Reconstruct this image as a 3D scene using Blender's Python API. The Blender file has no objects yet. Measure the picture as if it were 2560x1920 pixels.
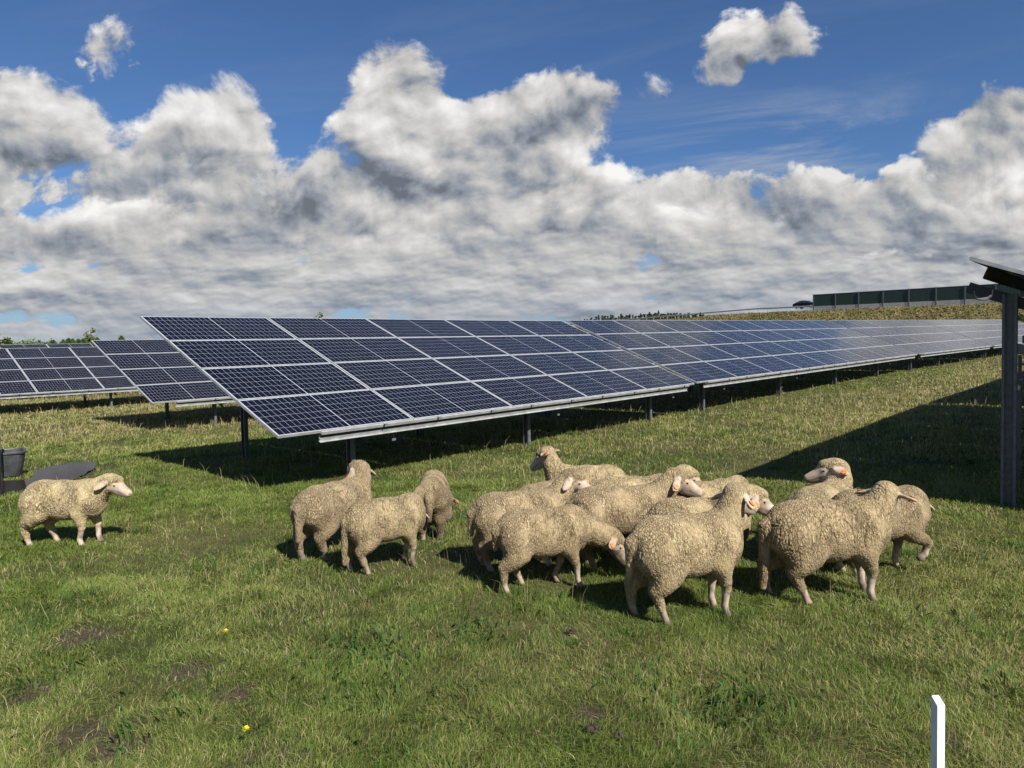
import bpy, bmesh, math, random
import numpy as np
from mathutils import Vector, Matrix
random.seed(7)
rng = np.random.default_rng(11)
scene = bpy.context.scene
R = math.radians

# ------------------------------------------------------------------ camera
CAM_Z = 1.72
PITCH, ROLL = R(2.5), R(1.2)
cr, sr, cp, sp = math.cos(ROLL), math.sin(ROLL), math.cos(PITCH), math.sin(PITCH)
_X = np.array([cr, sr, 0.0]); _up = np.array([-sr, cr, 0.0]); _fw = np.array([0, 0, 1.0])
CM = np.array([_X, _fw * cp + _up * sp, _up * cp - _fw * sp])      # camera (right, up, forward) -> world
cam_data = bpy.data.cameras.new('camera')
cam_data.sensor_width = 36.0
cam_data.lens = 1780 / 2560 * 36.0
cam_data.clip_start = 0.05
cam_data.clip_end = 6000
cam = bpy.data.objects.new('camera', cam_data)
scene.collection.objects.link(cam)
rt, up, fw = CM @ [1, 0, 0], CM @ [0, 1, 0], CM @ [0, 0, 1]
cam.matrix_world = Matrix(((rt[0], up[0], -fw[0], 0), (rt[1], up[1], -fw[1], 0), (rt[2], up[2], -fw[2], CAM_Z), (0, 0, 0, 1)))
scene.camera = cam

def ray(px, py):                                     # direction through a point of the 2560x1920 photo
    return CM @ np.array([(px - 1280) / 1780, -(py - 960) / 1780, 1.0])
def at_z(px, py, z=0.0):
    d = ray(px, py)
    return d * ((z - CAM_Z) / d[2]) + np.array([0, 0, CAM_Z])
def at_y(px, py, y):
    d = ray(px, py)
    return d * (y / d[1]) + np.array([0, 0, CAM_Z])

# ------------------------------------------------------------------ sun, exposure
SUN_AZ, SUN_EL = R(147), R(41)                       # azimuth from +Y towards +X
sun_vec = Vector((math.sin(SUN_AZ) * math.cos(SUN_EL), math.cos(SUN_AZ) * math.cos(SUN_EL), math.sin(SUN_EL)))
sd = bpy.data.lights.new('sun', 'SUN')
sd.energy = 5.0
sd.angle = R(0.5)
sd.color = (1.0, 0.94, 0.84)
so = bpy.data.objects.new('sun', sd)
so.rotation_euler = sun_vec.to_track_quat('Z', 'Y').to_euler()
so.location = (8, -12, 14)
scene.collection.objects.link(so)
vs = scene.view_settings
vs.view_transform = 'Standard'; vs.look = 'None'; vs.exposure = 0.62; vs.gamma = 1.0; vs.use_curve_mapping = False
scene.cycles.max_bounces = 6
scene.cycles.diffuse_bounces = 3
scene.cycles.glossy_bounces = 3
scene.cycles.transmission_bounces = 4
scene.cycles.transparent_max_bounces = 6
scene.cycles.sample_clamp_indirect = 4.0

# ------------------------------------------------------------------ node helper
class S:
    """a socket with arithmetic: every operation adds one Math node"""
    def __init__(s, nt, sock): s.nt, s.s = nt, sock
    def _m(s, op, *o, clamp=False):
        n = s.nt.nodes.new('ShaderNodeMath'); n.operation = op; n.use_clamp = clamp
        for i, v in enumerate((s,) + o):
            if isinstance(v, S): s.nt.links.new(v.s, n.inputs[i])
            else: n.inputs[i].default_value = v
        return S(s.nt, n.outputs[0])
    def __add__(s, o): return s._m('ADD', o)
    __radd__ = __add__
    def __sub__(s, o): return s._m('SUBTRACT', o)
    def __rsub__(s, o): return (s * -1.0) + o
    def __mul__(s, o): return s._m('MULTIPLY', o)
    __rmul__ = __mul__
    def __truediv__(s, o): return s._m('DIVIDE', o)
    def min(s, o): return s._m('MINIMUM', o)
    def max(s, o): return s._m('MAXIMUM', o)
    def pow(s, o): return s._m('POWER', o)
    def exp(s): return s._m('EXPONENT')
    def abs(s): return s._m('ABSOLUTE')
    def mod(s, o): return s._m('FLOORED_MODULO', o)
    def lt(s, o): return s._m('LESS_THAN', o)
    def gt(s, o): return s._m('GREATER_THAN', o)
    def sat(s): return s._m('ADD', 0.0, clamp=True)
    def ramp(s, a, b, lo=0.0, hi=1.0, smooth=True):
        n = s.nt.nodes.new('ShaderNodeMapRange'); n.clamp = True
        n.interpolation_type = 'SMOOTHSTEP' if smooth else 'LINEAR'
        s.nt.links.new(s.s, n.inputs[0])
        for i, v in enumerate((a, b, lo, hi)): n.inputs[i + 1].default_value = v
        return S(s.nt, n.outputs[0])
def link(nt, v, sock):
    if isinstance(v, S): nt.links.new(v.s, sock)
    elif isinstance(v, (tuple, list)): sock.default_value = tuple(v) if len(v) == 4 or len(sock.default_value) == 3 else tuple(v) + (1.0,)
    else: sock.default_value = v
def mixc(nt, f, a, b, mode='MIX'):
    n = nt.nodes.new('ShaderNodeMix'); n.data_type = 'RGBA'; n.blend_type = mode
    link(nt, f, n.inputs[0]); link(nt, a, n.inputs[6]); link(nt, b, n.inputs[7])
    return S(nt, n.outputs[2])
def noise(nt, vec, scale, detail=4.0, rough=0.55, lac=2.0, dist=0.0):
    n = nt.nodes.new('ShaderNodeTexNoise')
    if vec is not None: link(nt, vec, n.inputs['Vector'])
    n.inputs['Scale'].default_value = scale; n.inputs['Detail'].default_value = detail
    n.inputs['Roughness'].default_value = rough; n.inputs['Lacunarity'].default_value = lac
    n.inputs['Distortion'].default_value = dist
    return S(nt, n.outputs[0])
def comb(nt, x, y, z):
    n = nt.nodes.new('ShaderNodeCombineXYZ')
    for i, v in enumerate((x, y, z)): link(nt, v, n.inputs[i])
    return S(nt, n.outputs[0])
def sep(nt, v):
    n = nt.nodes.new('ShaderNodeSeparateXYZ'); link(nt, v, n.inputs[0])
    return [S(nt, o) for o in n.outputs]
def texco(nt, which):
    n = nt.nodes.new('ShaderNodeTexCoord'); return S(nt, n.outputs[which])

# ------------------------------------------------------------------ sky: Nishita plus two layers of cumulus and thin cirrus
def build_world():
    w = bpy.data.worlds.new('World'); scene.world = w; w.use_nodes = True
    nt = w.node_tree; nt.nodes.clear()
    out = nt.nodes.new('ShaderNodeOutputWorld'); bg = nt.nodes.new('ShaderNodeBackground')
    nt.links.new(bg.outputs[0], out.inputs[0]); bg.inputs[1].default_value = 0.056
    sky = nt.nodes.new('ShaderNodeTexSky'); sky.sky_type = 'NISHITA'; sky.sun_disc = False
    sky.sun_elevation = SUN_EL; sky.sun_rotation = SUN_AZ; sky.altitude = 100; sky.dust_density = 0.5; sky.ozone_density = 3.0
    x, y, z = sep(nt, texco(nt, 'Generated'))
    yy = y.abs().max(0.12)
    u = x / yy
    v = (z / yy).max(0.0)                              # bearing and height of a direction, as tangents
    def blob(px, py, rx, ry):
        dd = ray(px * 1.1573, py * 1.1573); cu, cv = dd[0] / dd[1], dd[2] / dd[1]
        a, b = 1.1573 * rx / 1780, 1.1573 * ry / 1780
        du, dv = (u - cu) * (1 / a), (v - cv) * (1 / b)
        return ((du * du + dv * dv) * -0.75).exp(), dv
    def cover(blobs):
        cov = top = wsum = None
        for (px, py, rx, ry, amp) in blobs:
            g, dv = blob(px, py, rx, ry)
            c = g * amp
            cov = c if cov is None else cov + c
            if amp > 0:
                t = dv * c
                top = t if top is None else top + t
                wsum = c if wsum is None else wsum + c
        return cov, top / (wsum + 0.03)
    def layer(blobs, seed, freq, bias, soft, relief, bright, dark, thin):
        cov, top = cover(blobs)
        qx, qy = u * freq, v * (freq * 1.15)
        warp = noise(nt, comb(nt, qx, qy, seed + 5.0), 4.0, 3, 0.5)
        wob = (warp - 0.5) * 0.11
        nearness = v.ramp(0.03, 0.24)
        def f(dx, dy, det):
            big = noise(nt, comb(nt, qx + wob + dx, qy - wob + dy, seed), 7.0, det, 0.56, 2.15)
            small = noise(nt, comb(nt, qx + wob * 0.35 + dx * 0.5, qy * 2.4 + dy * 0.75, seed + 2.0), 8.0, det, 0.56, 2.1)
            return (big - small) * nearness + small
        n = f(0.0, 0.0, 10.0)
        s1 = f(0.007, 0.017, 9.0)                      # the same field a little nearer the sun
        m0 = f(0.0, 0.0, 2.6); m1 = f(0.012, 0.052, 2.6)
        e = (n - 0.5) * 1.45 + cov + bias - v.ramp(0.20, 0.42) * thin
        alpha = e.ramp(0.0, soft)
        rel = (n - s1) * 2.3 * relief + (m0 - m1) * 1.5
        core = e.ramp(0.06, 0.50)
        lit = (top * 0.24 + 0.50 + rel - core * 0.12).sat()
        lum = lit.ramp(0.0, 1.0, dark, bright, smooth=False)
        return alpha, lum, e
    far = [(1100, 760, 2600, 130, .27), (1100, 600, 1900, 50, .10), (300, 470, 330, 60, .30), (1850, 480, 420, 85, .34), (2190, 250, 120, 80, .44),
           (1480, 400, 140, 60, .24), (100, 330, 170, 90, .22), (1000, 500, 700, 40, .20), (270, 85, 70, 50, .11), (180, 120, 60, 40, .10),
           (470, 330, 150, 130, .22), (1950, 620, 500, 50, .08),
           (1800, 265, 230, 70, -.30), (110, 462, 85, 24, -.34), (640, 566, 80, 12, -.14), (60, 582, 60, 10, -.14), (540, 585, 190, 45, .20), (1010, 560, 90, 40, .22), (250, 640, 200, 30, .10), (950, 640, 200, 30, .10), (1400, 560, 90, 14, -.12)]
    near = [(90, 310, 190, 90, .56), (40, 190, 130, 70, .34), (450, 215, 125, 110, .44), (550, 250, 70, 60, .2), (430, 330, 120, 60, .18),
            (850, 120, 85, 70, .38), (900, 255, 175, 110, .44), (1130, 260, 190, 95, .42), (1345, 225, 105, 75, .42),
            (800, 400, 260, 60, .40), (1250, 400, 230, 50, .36), (680, 480, 220, 45, .42), (320, 480, 170, 50, .42), (1100, 480, 250, 36, .28),
            (1645, 85, 105, 82, .64), (1570, 165, 60, 50, .46), (235, 85, 85, 55, .30), (60, 505, 150, 36, .34),
            (2200, 235, 120, 80, .56), (2110, 320, 150, 60, .42), (2060, 420, 250, 55, .34), (1560, 490, 170, 45, .26), (560, 600, 140, 30, .30), (150, 545, 200, 26, .26), (820, 560, 220, 26, .26), (400, 660, 260, 20, .14), (1280, 610, 200, 26, .16), (1800, 560, 230, 28, .20), (250, 600, 130, 22, .16),
            (640, 170, 60, 120, -.34), (1930, 70, 130, 90, -.45), (2100, 70, 120, 80, -.45), (1200, 30, 220, 70, -.40), (450, 25, 90, 45, -.30), (1700, 230, 160, 60, -.3), (1480, 330, 60, 60, -.10), (1650, 300, 130, 50, -.2), (1020, 180, 40, 30, -.14), (1250, 350, 50, 20, -.12)]
    a1, l1, e1 = layer(far, 3.1, 1.1, -.025, .10, 1.2, 9.6, 2.3, .34)
    a2, l2, e2 = layer(near, 8.7, 1.0, -.235, .15, 1.0, 11.2, 2.1, .05)
    def colour(lum):
        tint = mixc(nt, lum.ramp(2.6, 6.6), (0.83, 0.94, 1.12, 1), (1.0, 0.985, 0.96, 1))
        return mixc(nt, 1.0, tint, comb(nt, lum, lum, lum), 'MULTIPLY')
    ci = noise(nt, comb(nt, u * 1.4 + v * 2.0, v * 9.0 - u * 1.6, 9.0), 1.3, 7, 0.62, 2.2, 0.5)
    wisp = blob(1740, 310, 270, 60)[0]                  # thin streaks at upper right
    cirrus = (ci.ramp(0.46, 0.76) * (v.ramp(0.12, 0.42, 0.50, 0.06) + wisp * 0.75)).sat()
    blue = mixc(nt, 1.0, S(nt, sky.outputs[0]), (0.62, 0.83, 1.10, 1), 'MULTIPLY')
    base = mixc(nt, cirrus, blue, (5.2, 5.6, 6.2, 1))
    base = mixc(nt, v.ramp(0.0, 0.15, 0.55, 0.0), base, (3.4, 4.3, 5.8, 1))
    c = mixc(nt, a1 * 0.97, base, mixc(nt, v.ramp(0.0, 0.14, 0.72, 0.0), colour(l1), (3.3, 3.9, 4.9, 1)))
    c = mixc(nt, a2 * 0.98, c, mixc(nt, v.ramp(0.0, 0.12, 0.64, 0.0), colour(l2), (3.3, 3.9, 4.9, 1)))
    nt.links.new(c.s, bg.inputs[0])
    w.cycles.sampling_method = 'MANUAL'; w.cycles.sample_map_resolution = 512
build_world()

# ------------------------------------------------------------------ object helpers
def link_obj(o, parent=None):
    scene.collection.objects.link(o)
    if parent is not None: o.parent = parent
    return o
def tag(o, label=None, cat=None, group=None, kind=None):
    if label: o['label'] = label
    if cat: o['category'] = cat
    if group: o['group'] = group
    if kind: o['kind'] = kind
    return o
def empty(name, loc, label, cat, group=None):
    o = bpy.data.objects.new(name, None); o.empty_display_size = 0.2
    o.location = loc
    link_obj(o); tag(o, label, cat, group)
    return o
class MB:
    """collects boxes, tubes, quads into one mesh"""
    def __init__(s): s.v = []; s.f = []; s.m = []
    def add(s, verts, faces, mat=0):
        k = len(s.v); s.v += [tuple(p) for p in verts]; s.f += [tuple(i + k for i in f) for f in faces]; s.m += [mat] * len(faces)
    def obox(s, c, ax, ay, az, mat=0):                       # centre and three half-axis vectors
        c, ax, ay, az = (np.array(q, float) for q in (c, ax, ay, az))
        P = [c + i * ax + j * ay + k * az for k in (-1, 1) for j in (-1, 1) for i in (-1, 1)]
        F = [(0, 2, 3, 1), (4, 5, 7, 6), (0, 1, 5, 4), (2, 6, 7, 3), (0, 4, 6, 2), (1, 3, 7, 5)]
        if np.dot(np.cross(ax, ay), az) < 0: F = [f[::-1] for f in F]
        s.add(P, F, mat)
    def box(s, x0, x1, y0, y1, z0, z1, mat=0):
        s.obox(((x0 + x1) / 2, (y0 + y1) / 2, (z0 + z1) / 2), ((x1 - x0) / 2, 0, 0), (0, (y1 - y0) / 2, 0), (0, 0, (z1 - z0) / 2), mat)
    def tube(s, pts, r, n=8, mat=0, cap=True):
        pts = [np.array(p, float) for p in pts]; rs = r if isinstance(r, (list, tuple)) else [r] * len(pts)
        rings = []
        t0 = pts[1] - pts[0]; ref = np.array([0, 0, 1.0]) if abs(t0[2]) < 0.9 * np.linalg.norm(t0) else np.array([1.0, 0, 0])
        for i, p in enumerate(pts):
            t = pts[min(i + 1, len(pts) - 1)] - pts[max(i - 1, 0)]; t = t / np.linalg.norm(t)
            a = np.cross(t, ref); a /= np.linalg.norm(a); b = np.cross(t, a); 
            rings.append([p + rs[i] * (math.cos(q) * a + math.sin(q) * b) for q in np.linspace(0, 2 * math.pi, n, endpoint=False)])
        V = [q for rg in rings for q in rg]; F = []
        for i in range(len(pts) - 1):
            for j in range(n):
                F.append((i * n + j, (i + 1) * n + j, (i + 1) * n + (j + 1) % n, i * n + (j + 1) % n))
        if cap: F.append(tuple(range(n))); F.append(tuple(range((len(pts) - 1) * n, len(pts) * n))[::-1])
        s.add(V, F, mat)
    def prism(s, poly, thick_vec, mat=0):                    # polygon of 3-D points pushed along a vector
        P = [np.array(p, float) for p in poly]; t = np.array(thick_vec, float); n = len(P)
        nrm = sum((np.cross(P[i] - P[0], P[(i + 1) % n] - P[0]) for i in range(1, n - 1)), np.zeros(3))
        if np.dot(nrm, t) > 0: P = P[::-1]
        V = P + [p + t for p in P]
        F = [tuple(range(n)), tuple(range(n, 2 * n))[::-1]] + [(i, i + n, (i + 1) % n + n, (i + 1) % n) for i in range(n)]
        s.add(V, [f for f in F], mat)
    def mesh(s, name, mats, smooth=False):
        me = bpy.data.meshes.new(name); me.from_pydata(s.v, [], s.f)
        for m in (mats if isinstance(mats, (list, tuple)) else [mats]): me.materials.append(m)
        me.polygons.foreach_set('material_index', s.m)
        if smooth: me.polygons.foreach_set('use_smooth', [True] * len(s.f))
        me.update(); return me
    def build(s, name, mats, parent=None, loc=None, smooth=False, bevel=0.0):
        o = bpy.data.objects.new(name, s.mesh(name, mats, smooth))
        if loc is not None: o.location = loc
        if bevel:
            b = o.modifiers.new('bevel', 'BEVEL'); b.width = bevel; b.segments = 2; b.limit_method = 'ANGLE'; b.angle_limit = 0.7
        return link_obj(o, parent)

# ------------------------------------------------------------------ value noise in numpy
def _hash(ix, iy, iz, seed):
    h = (ix.astype(np.int64) * 374761393 + iy.astype(np.int64) * 668265263 + iz.astype(np.int64) * 2147483647 + seed * 1274126177) & 0xFFFFFFFF
    h = ((h ^ (h >> 13)) * 1274126177) & 0xFFFFFFFF
    h = ((h ^ (h >> 16)) * 2246822519) & 0xFFFFFFFF
    return ((h ^ (h >> 15)) & 0xFFFFFF).astype(np.float64) / 0xFFFFFF
def vnoise(p, seed=0):
    i = np.floor(p).astype(np.int64); f = p - i; f = f * f * (3 - 2 * f)
    r = 0
    for dx in (0, 1):
        wx = f[:, 0] if dx else 1 - f[:, 0]
        for dy in (0, 1):
            wy = f[:, 1] if dy else 1 - f[:, 1]
            for dz in (0, 1):
                wz = f[:, 2] if dz else 1 - f[:, 2]
                r = r + wx * wy * wz * _hash(i[:, 0] + dx, i[:, 1] + dy, i[:, 2] + dz, seed)
    return r
def fbm(p, oct=4, seed=0):
    s = 0; a = 0.5; t = 0
    for k in range(oct):
        s = s + a * vnoise(p * 2.03 ** k + 17.3 * k, seed + k); t += a; a *= 0.5
    return s / t
def fbm2(x, y, scale, oct=4, seed=0):
    return fbm(np.stack([x * scale, y * scale, np.full_like(x, 0.37)], 1), oct, seed)
def worley(p, seed=0):
    i = np.floor(p).astype(np.int64)
    d1 = np.full(len(p), 9.0); d2 = np.full(len(p), 9.0)
    for dx in (-1, 0, 1):
        for dy in (-1, 0, 1):
            for dz in (-1, 0, 1):
                c = i + np.array([dx, dy, dz])
                q = np.stack([_hash(c[:, 0], c[:, 1], c[:, 2], seed + k) for k in (1, 2, 3)], 1)
                d = ((c + q - p) ** 2).sum(1)
                m = d < d1
                d2 = np.where(m, d1, np.minimum(d2, d)); d1 = np.where(m, d, d1)
    return np.sqrt(d1), np.sqrt(d2)
def sstep(x, a, b):
    t = np.clip((x - a) / (b - a), 0, 1); return t * t * (3 - 2 * t)

# ------------------------------------------------------------------ the lie of the land
A0 = np.array([0.66068, 0.75056, 0.01315])                 # along the rows of tables
B0 = np.array([-0.69481, 0.60479, 0.38918])                # up their slope
AH = A0[:2] / np.linalg.norm(A0[:2]); NH = np.array([-AH[1], AH[0]])
ROAD_P = np.array([47.0, 137.0]); ROAD_D = np.array([-0.605, 0.796]); ROAD_D = ROAD_D / np.linalg.norm(ROAD_D)
ROAD_N = np.array([-ROAD_D[1], ROAD_D[0]])                 # points to the field side
if ROAD_N @ (np.array([0, 0]) - ROAD_P) < 0: ROAD_N = -ROAD_N
def road_coords(x, y):
    q0, q1 = x - ROAD_P[0], y - ROAD_P[1]
    return q0 * ROAD_D[0] + q1 * ROAD_D[1], q0 * ROAD_N[0] + q1 * ROAD_N[1]
def road_z(s): return 8.50 - 0.012 * np.maximum(s, 0) + 0.022 * np.clip(s, -75, 0)
def ground_z(x, y):
    x = np.asarray(x, float); y = np.asarray(y, float)
    s = x * AH[0] + y * AH[1]; n = x * NH[0] + y * NH[1]
    z = 0.021 * np.logaddexp(0, (s - 9) / 2.0) * 2.0
    z = np.minimum(z, 1.35)
    z = z - 0.10 * sstep(n, 10.5, 15.5)
    w = np.clip((y - 2) / 6, 0, 1)
    z = z + 0.02 * (fbm2(x, y, 0.9, 3, 5) - 0.5) * w
    rs, rn = road_coords(x, y)
    bank = sstep(rn, 24, 3.0)
    bank = np.where(rn < 3.0, 1.0, bank)
    bank = np.where(rn < -22, sstep(rn, -46, -22), bank)
    rz = road_z(rs) - 0.25
    bumps = 0.7 * (fbm2(x, y, 0.35, 3, 9) - 0.5) * np.clip((rn - 2) / 4, 0, 1) * np.clip((26 - rn) / 8, 0, 1)
    return z * (1 - bank) + rz * bank + bumps
def gz(x, y): return float(ground_z(np.array([x]), np.array([y]))[0])

# ------------------------------------------------------------------ materials
def new_mat(name):
    m = bpy.data.materials.new(name); m.use_nodes = True
    nt = m.node_tree; b = nt.nodes['Principled BSDF']
    return m, nt, b
def simple(name, col, rough=0.6, metal=0.0, var=0.0, scale=8.0, spec=0.5, bump=0.0):
    m, nt, b = new_mat(name)
    b.inputs['Roughness'].default_value = rough; b.inputs['Metallic'].default_value = metal
    b.inputs['Specular IOR Level'].default_value = spec
    n = noise(nt, texco(nt, 'Object'), scale, 5, 0.6)
    c = mixc(nt, n.ramp(0.3, 0.7), tuple(k * (1 - var) for k in col), tuple(min(1, k * (1 + var)) for k in col))
    nt.links.new(c.s, b.inputs['Base Color'])
    if var: nt.links.new(n.ramp(0.3, 0.7, rough * 0.85, min(1, rough * 1.15)).s, b.inputs['Roughness'])
    if bump:
        bp = nt.nodes.new('ShaderNodeBump'); bp.inputs['Strength'].default_value = bump; bp.inputs['Distance'].default_value = 0.02
        nt.links.new(noise(nt, texco(nt, 'Object'), scale * 4, 4, 0.6).s, bp.inputs['Height']); nt.links.new(bp.outputs[0], b.inputs['Normal'])
    return m
M = {}
M['alu'] = simple('aluminium', (0.43, 0.445, 0.45), 0.5, 0.4, 0.14, 7)
M['steel'] = simple('galvanised_steel', (0.13, 0.14, 0.15), 0.5, 0.3, 0.25, 18)
M['dark_steel'] = simple('weathered_steel', (0.055, 0.06, 0.065), 0.6, 0.1, 0.25, 14)
M['black'] = simple('black_rubber', (0.018, 0.018, 0.02), 0.5, 0, 0.2, 20)
M['backsheet'] = simple('module_back', (0.018, 0.018, 0.02), 0.6, 0, 0.1, 4)
M['white_paint'] = simple('white_plastic', (0.74, 0.74, 0.71), 0.5, 0, 0.08, 16, 0.4, 0.05)
M['cabinet'] = simple('grey_cabinet', (0.22, 0.24, 0.26), 0.45, 0, 0.06, 6)
M['concrete'] = simple('concrete', (0.50, 0.49, 0.46), 0.9, 0, 0.14, 3, 0.3, 0.2)
M['car_paint'] = simple('dark_car_paint', (0.012, 0.014, 0.018), 0.18, 0.2, 0.1, 3, 0.8)
M['car_glass'] = simple('car_glass', (0.03, 0.035, 0.04), 0.05, 0, 0.0, 3, 0.8)
M['tyre'] = simple('tyre', (0.02, 0.02, 0.02), 0.85)
M['asphalt'] = simple('asphalt', (0.05, 0.05, 0.052), 0.9, 0, 0.2, 30, 0.3)
M['orange'] = simple('orange_tag', (0.62, 0.215, 0.05), 0.45, 0, 0.06, 30)
M['eye'] = simple('sheep_eye', (0.03, 0.018, 0.01), 0.12, 0, 0.0, 10, 0.7)
M['yellow'] = simple('yellow_petals', (0.80, 0.70, 0.03), 0.6, 0, 0.1, 60)
M['dung'] = simple('dung', (0.035, 0.027, 0.018), 0.8, 0, 0.3, 60)
M['trough'] = simple('black_trough_plastic', (0.045, 0.047, 0.052), 0.42, 0, 0.25, 9)

def solar_material():
    m, nt, b = new_mat('solar_cells')
    x, y, z = sep(nt, texco(nt, 'Object'))
    L, H = 2.150, 1.045
    g = 0.010
    def lines(c, p, w): 
        f = c.mod(p); return (f - p / 2).abs().gt(p / 2 - w / 2)
    half = (L / 2 - 0.024 - g / 2)
    # distance from the middle gap
    xm = (x - L / 2).abs() - g / 2
    px = half / 12
    py = (H - 0.044) / 6
    lx = lines(xm, px, 0.0030)
    ly = lines(y - 0.022, py, 0.0034)
    mid = xm.lt(0.001)
    border = (xm.gt(half).max((y - H / 2).abs().gt(H / 2 - 0.022)))
    ln = lx.max(ly).max(mid).max(border)
    # fine busbars inside each cell
    bus = lines(y - 0.022, py / 9, 0.0012) * 0.04
    info = nt.nodes.new('ShaderNodeObjectInfo'); rnd = S(nt, info.outputs['Random'])
    cell = noise(nt, comb(nt, (xm / px)._m('FLOOR') * 3.7 + rnd * 40.0, ((y - 0.022) / py)._m('FLOOR') * 5.1, rnd * 9.0), 1.0, 0)
    base = mixc(nt, cell, (0.0032, 0.0034, 0.0078, 1), (0.0050, 0.0054, 0.0125, 1))
    base = mixc(nt, rnd, base, mixc(nt, 0.5, base, (0.005, 0.006, 0.015, 1)))
    base = mixc(nt, bus, base, (0.25, 0.26, 0.28, 1))
    col = mixc(nt, ln, base, (0.42, 0.44, 0.48, 1))
    nt.links.new(col.s, b.inputs['Base Color'])
    dust = noise(nt, texco(nt, 'Object'), 2.2, 6, 0.65)
    nt.links.new(dust.ramp(0.3, 0.75, 0.10, 0.22).s, b.inputs['Roughness'])
    b.inputs['IOR'].default_value = 1.30
    b.inputs['Specular IOR Level'].default_value = 0.40
    return m
M['cells'] = solar_material()

def ground_material():
    m, nt, b = new_mat('meadow_soil')
    p = texco(nt, 'Object')
    n1 = noise(nt, p, 0.35, 5, 0.6); n2 = noise(nt, p, 3.5, 6, 0.65); n3 = noise(nt, p, 40.0, 4, 0.65)
    c = mixc(nt, n2.ramp(0.35, 0.65), (0.030, 0.046, 0.012, 1), (0.065, 0.075, 0.024, 1))
    c = mixc(nt, n1.ramp(0.42, 0.62) * 0.6, c, (0.15, 0.125, 0.055, 1))
    c = mixc(nt, n3.ramp(0.35, 0.7) * 0.55, c, (0.045, 0.035, 0.020, 1))
    at = nt.nodes.new('ShaderNodeAttribute'); at.attribute_name = 'mud'
    mud = S(nt, at.outputs['Fac'])
    mc = mixc(nt, n3.ramp(0.3, 0.7), (0.040, 0.031, 0.023, 1), (0.090, 0.070, 0.050, 1))
    c = mixc(nt, mud, c, mc)
    ab = nt.nodes.new('ShaderNodeAttribute'); ab.attribute_name = 'bank'
    bk = mixc(nt, n2.ramp(0.3, 0.7), (0.085, 0.082, 0.030, 1), (0.20, 0.155, 0.070, 1))
    bn = noise(nt, p, 0.16, 4, 0.6)
    bk = mixc(nt, bn.ramp(0.42, 0.64) * 0.7, bk, (0.10, 0.070, 0.038, 1))
    c = mixc(nt, S(nt, ab.outputs['Fac']), c, bk)
    nt.links.new(c.s, b.inputs['Base Color']); b.inputs['Roughness'].default_value = 0.95
    b.inputs['Specular IOR Level'].default_value = 0.15
    bp = nt.nodes.new('ShaderNodeBump'); bp.inputs['Strength'].default_value = 0.8; bp.inputs['Distance'].default_value = 0.05
    nt.links.new((n3 * 0.4 + n2).s, bp.inputs['Height']); nt.links.new(bp.outputs[0], b.inputs['Normal'])
    return m
M['ground'] = ground_material()

# puddle by the trough: outline in world metres (from the photo)
PUD = [at_z(px * 1.1573, py * 1.1573, -0.005)[:2] for px, py in
       [(-60, 1085), (-60, 1040), (10, 1038), (62, 1036), (80, 1018), (110, 1008), (150, 1002), (185, 998), (205, 1000), (208, 1008), (190, 1020), (172, 1031), (140, 1040), (110, 1052), (50, 1062), (10, 1072)]]
PUD_C = np.mean(np.array(PUD), axis=0)
def in_poly(x, y, poly, grow=0.0):
    P = np.array(poly); P = P + grow * (P - PUD_C) / np.linalg.norm(P - PUD_C, axis=1)[:, None]
    r = np.zeros(len(x), bool); j = len(P) - 1
    for i in range(len(P)):
        c = ((P[i, 1] > y) != (P[j, 1] > y)) & (x < (P[j, 0] - P[i, 0]) * (y - P[i, 1]) / (P[j, 1] - P[i, 1] + 1e-12) + P[i, 0])
        r ^= c; j = i
    return r
MUDS = [(at_z(px * 1.1573, py * 1.1573)[:2], r) for px, py, r in
        [(175, 1375, .14), (415, 1448, .10), (505, 1500, .08), (170, 1590, .12), (60, 1500, .10), (250, 1620, .10), (600, 1630, .10), (300, 1560, .06),
         (1270, 1545, .06), (120, 1000, .35), (170, 985, .3), (2050, 1600, .06), (280, 1290, .05)]]
def mud_at(x, y):
    m = np.zeros(len(x))
    for (c, r) in MUDS:
        d = np.hypot(x - c[0], y - c[1]); m = np.maximum(m, np.clip(1.9 - d / r, 0, 1))
    m = m * np.clip(fbm2(x, y, 6.0, 3, 31) * 3.0 - 0.40, 0, 1)
    ring = in_poly(x, y, PUD, 0.03) * 1.0 + in_poly(x, y, PUD, 0.42) * np.clip(fbm2(x, y, 2.5, 3, 33) * 4 - 1.5, 0, 1)
    return np.clip(np.maximum(m, ring), 0, 1)

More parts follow.
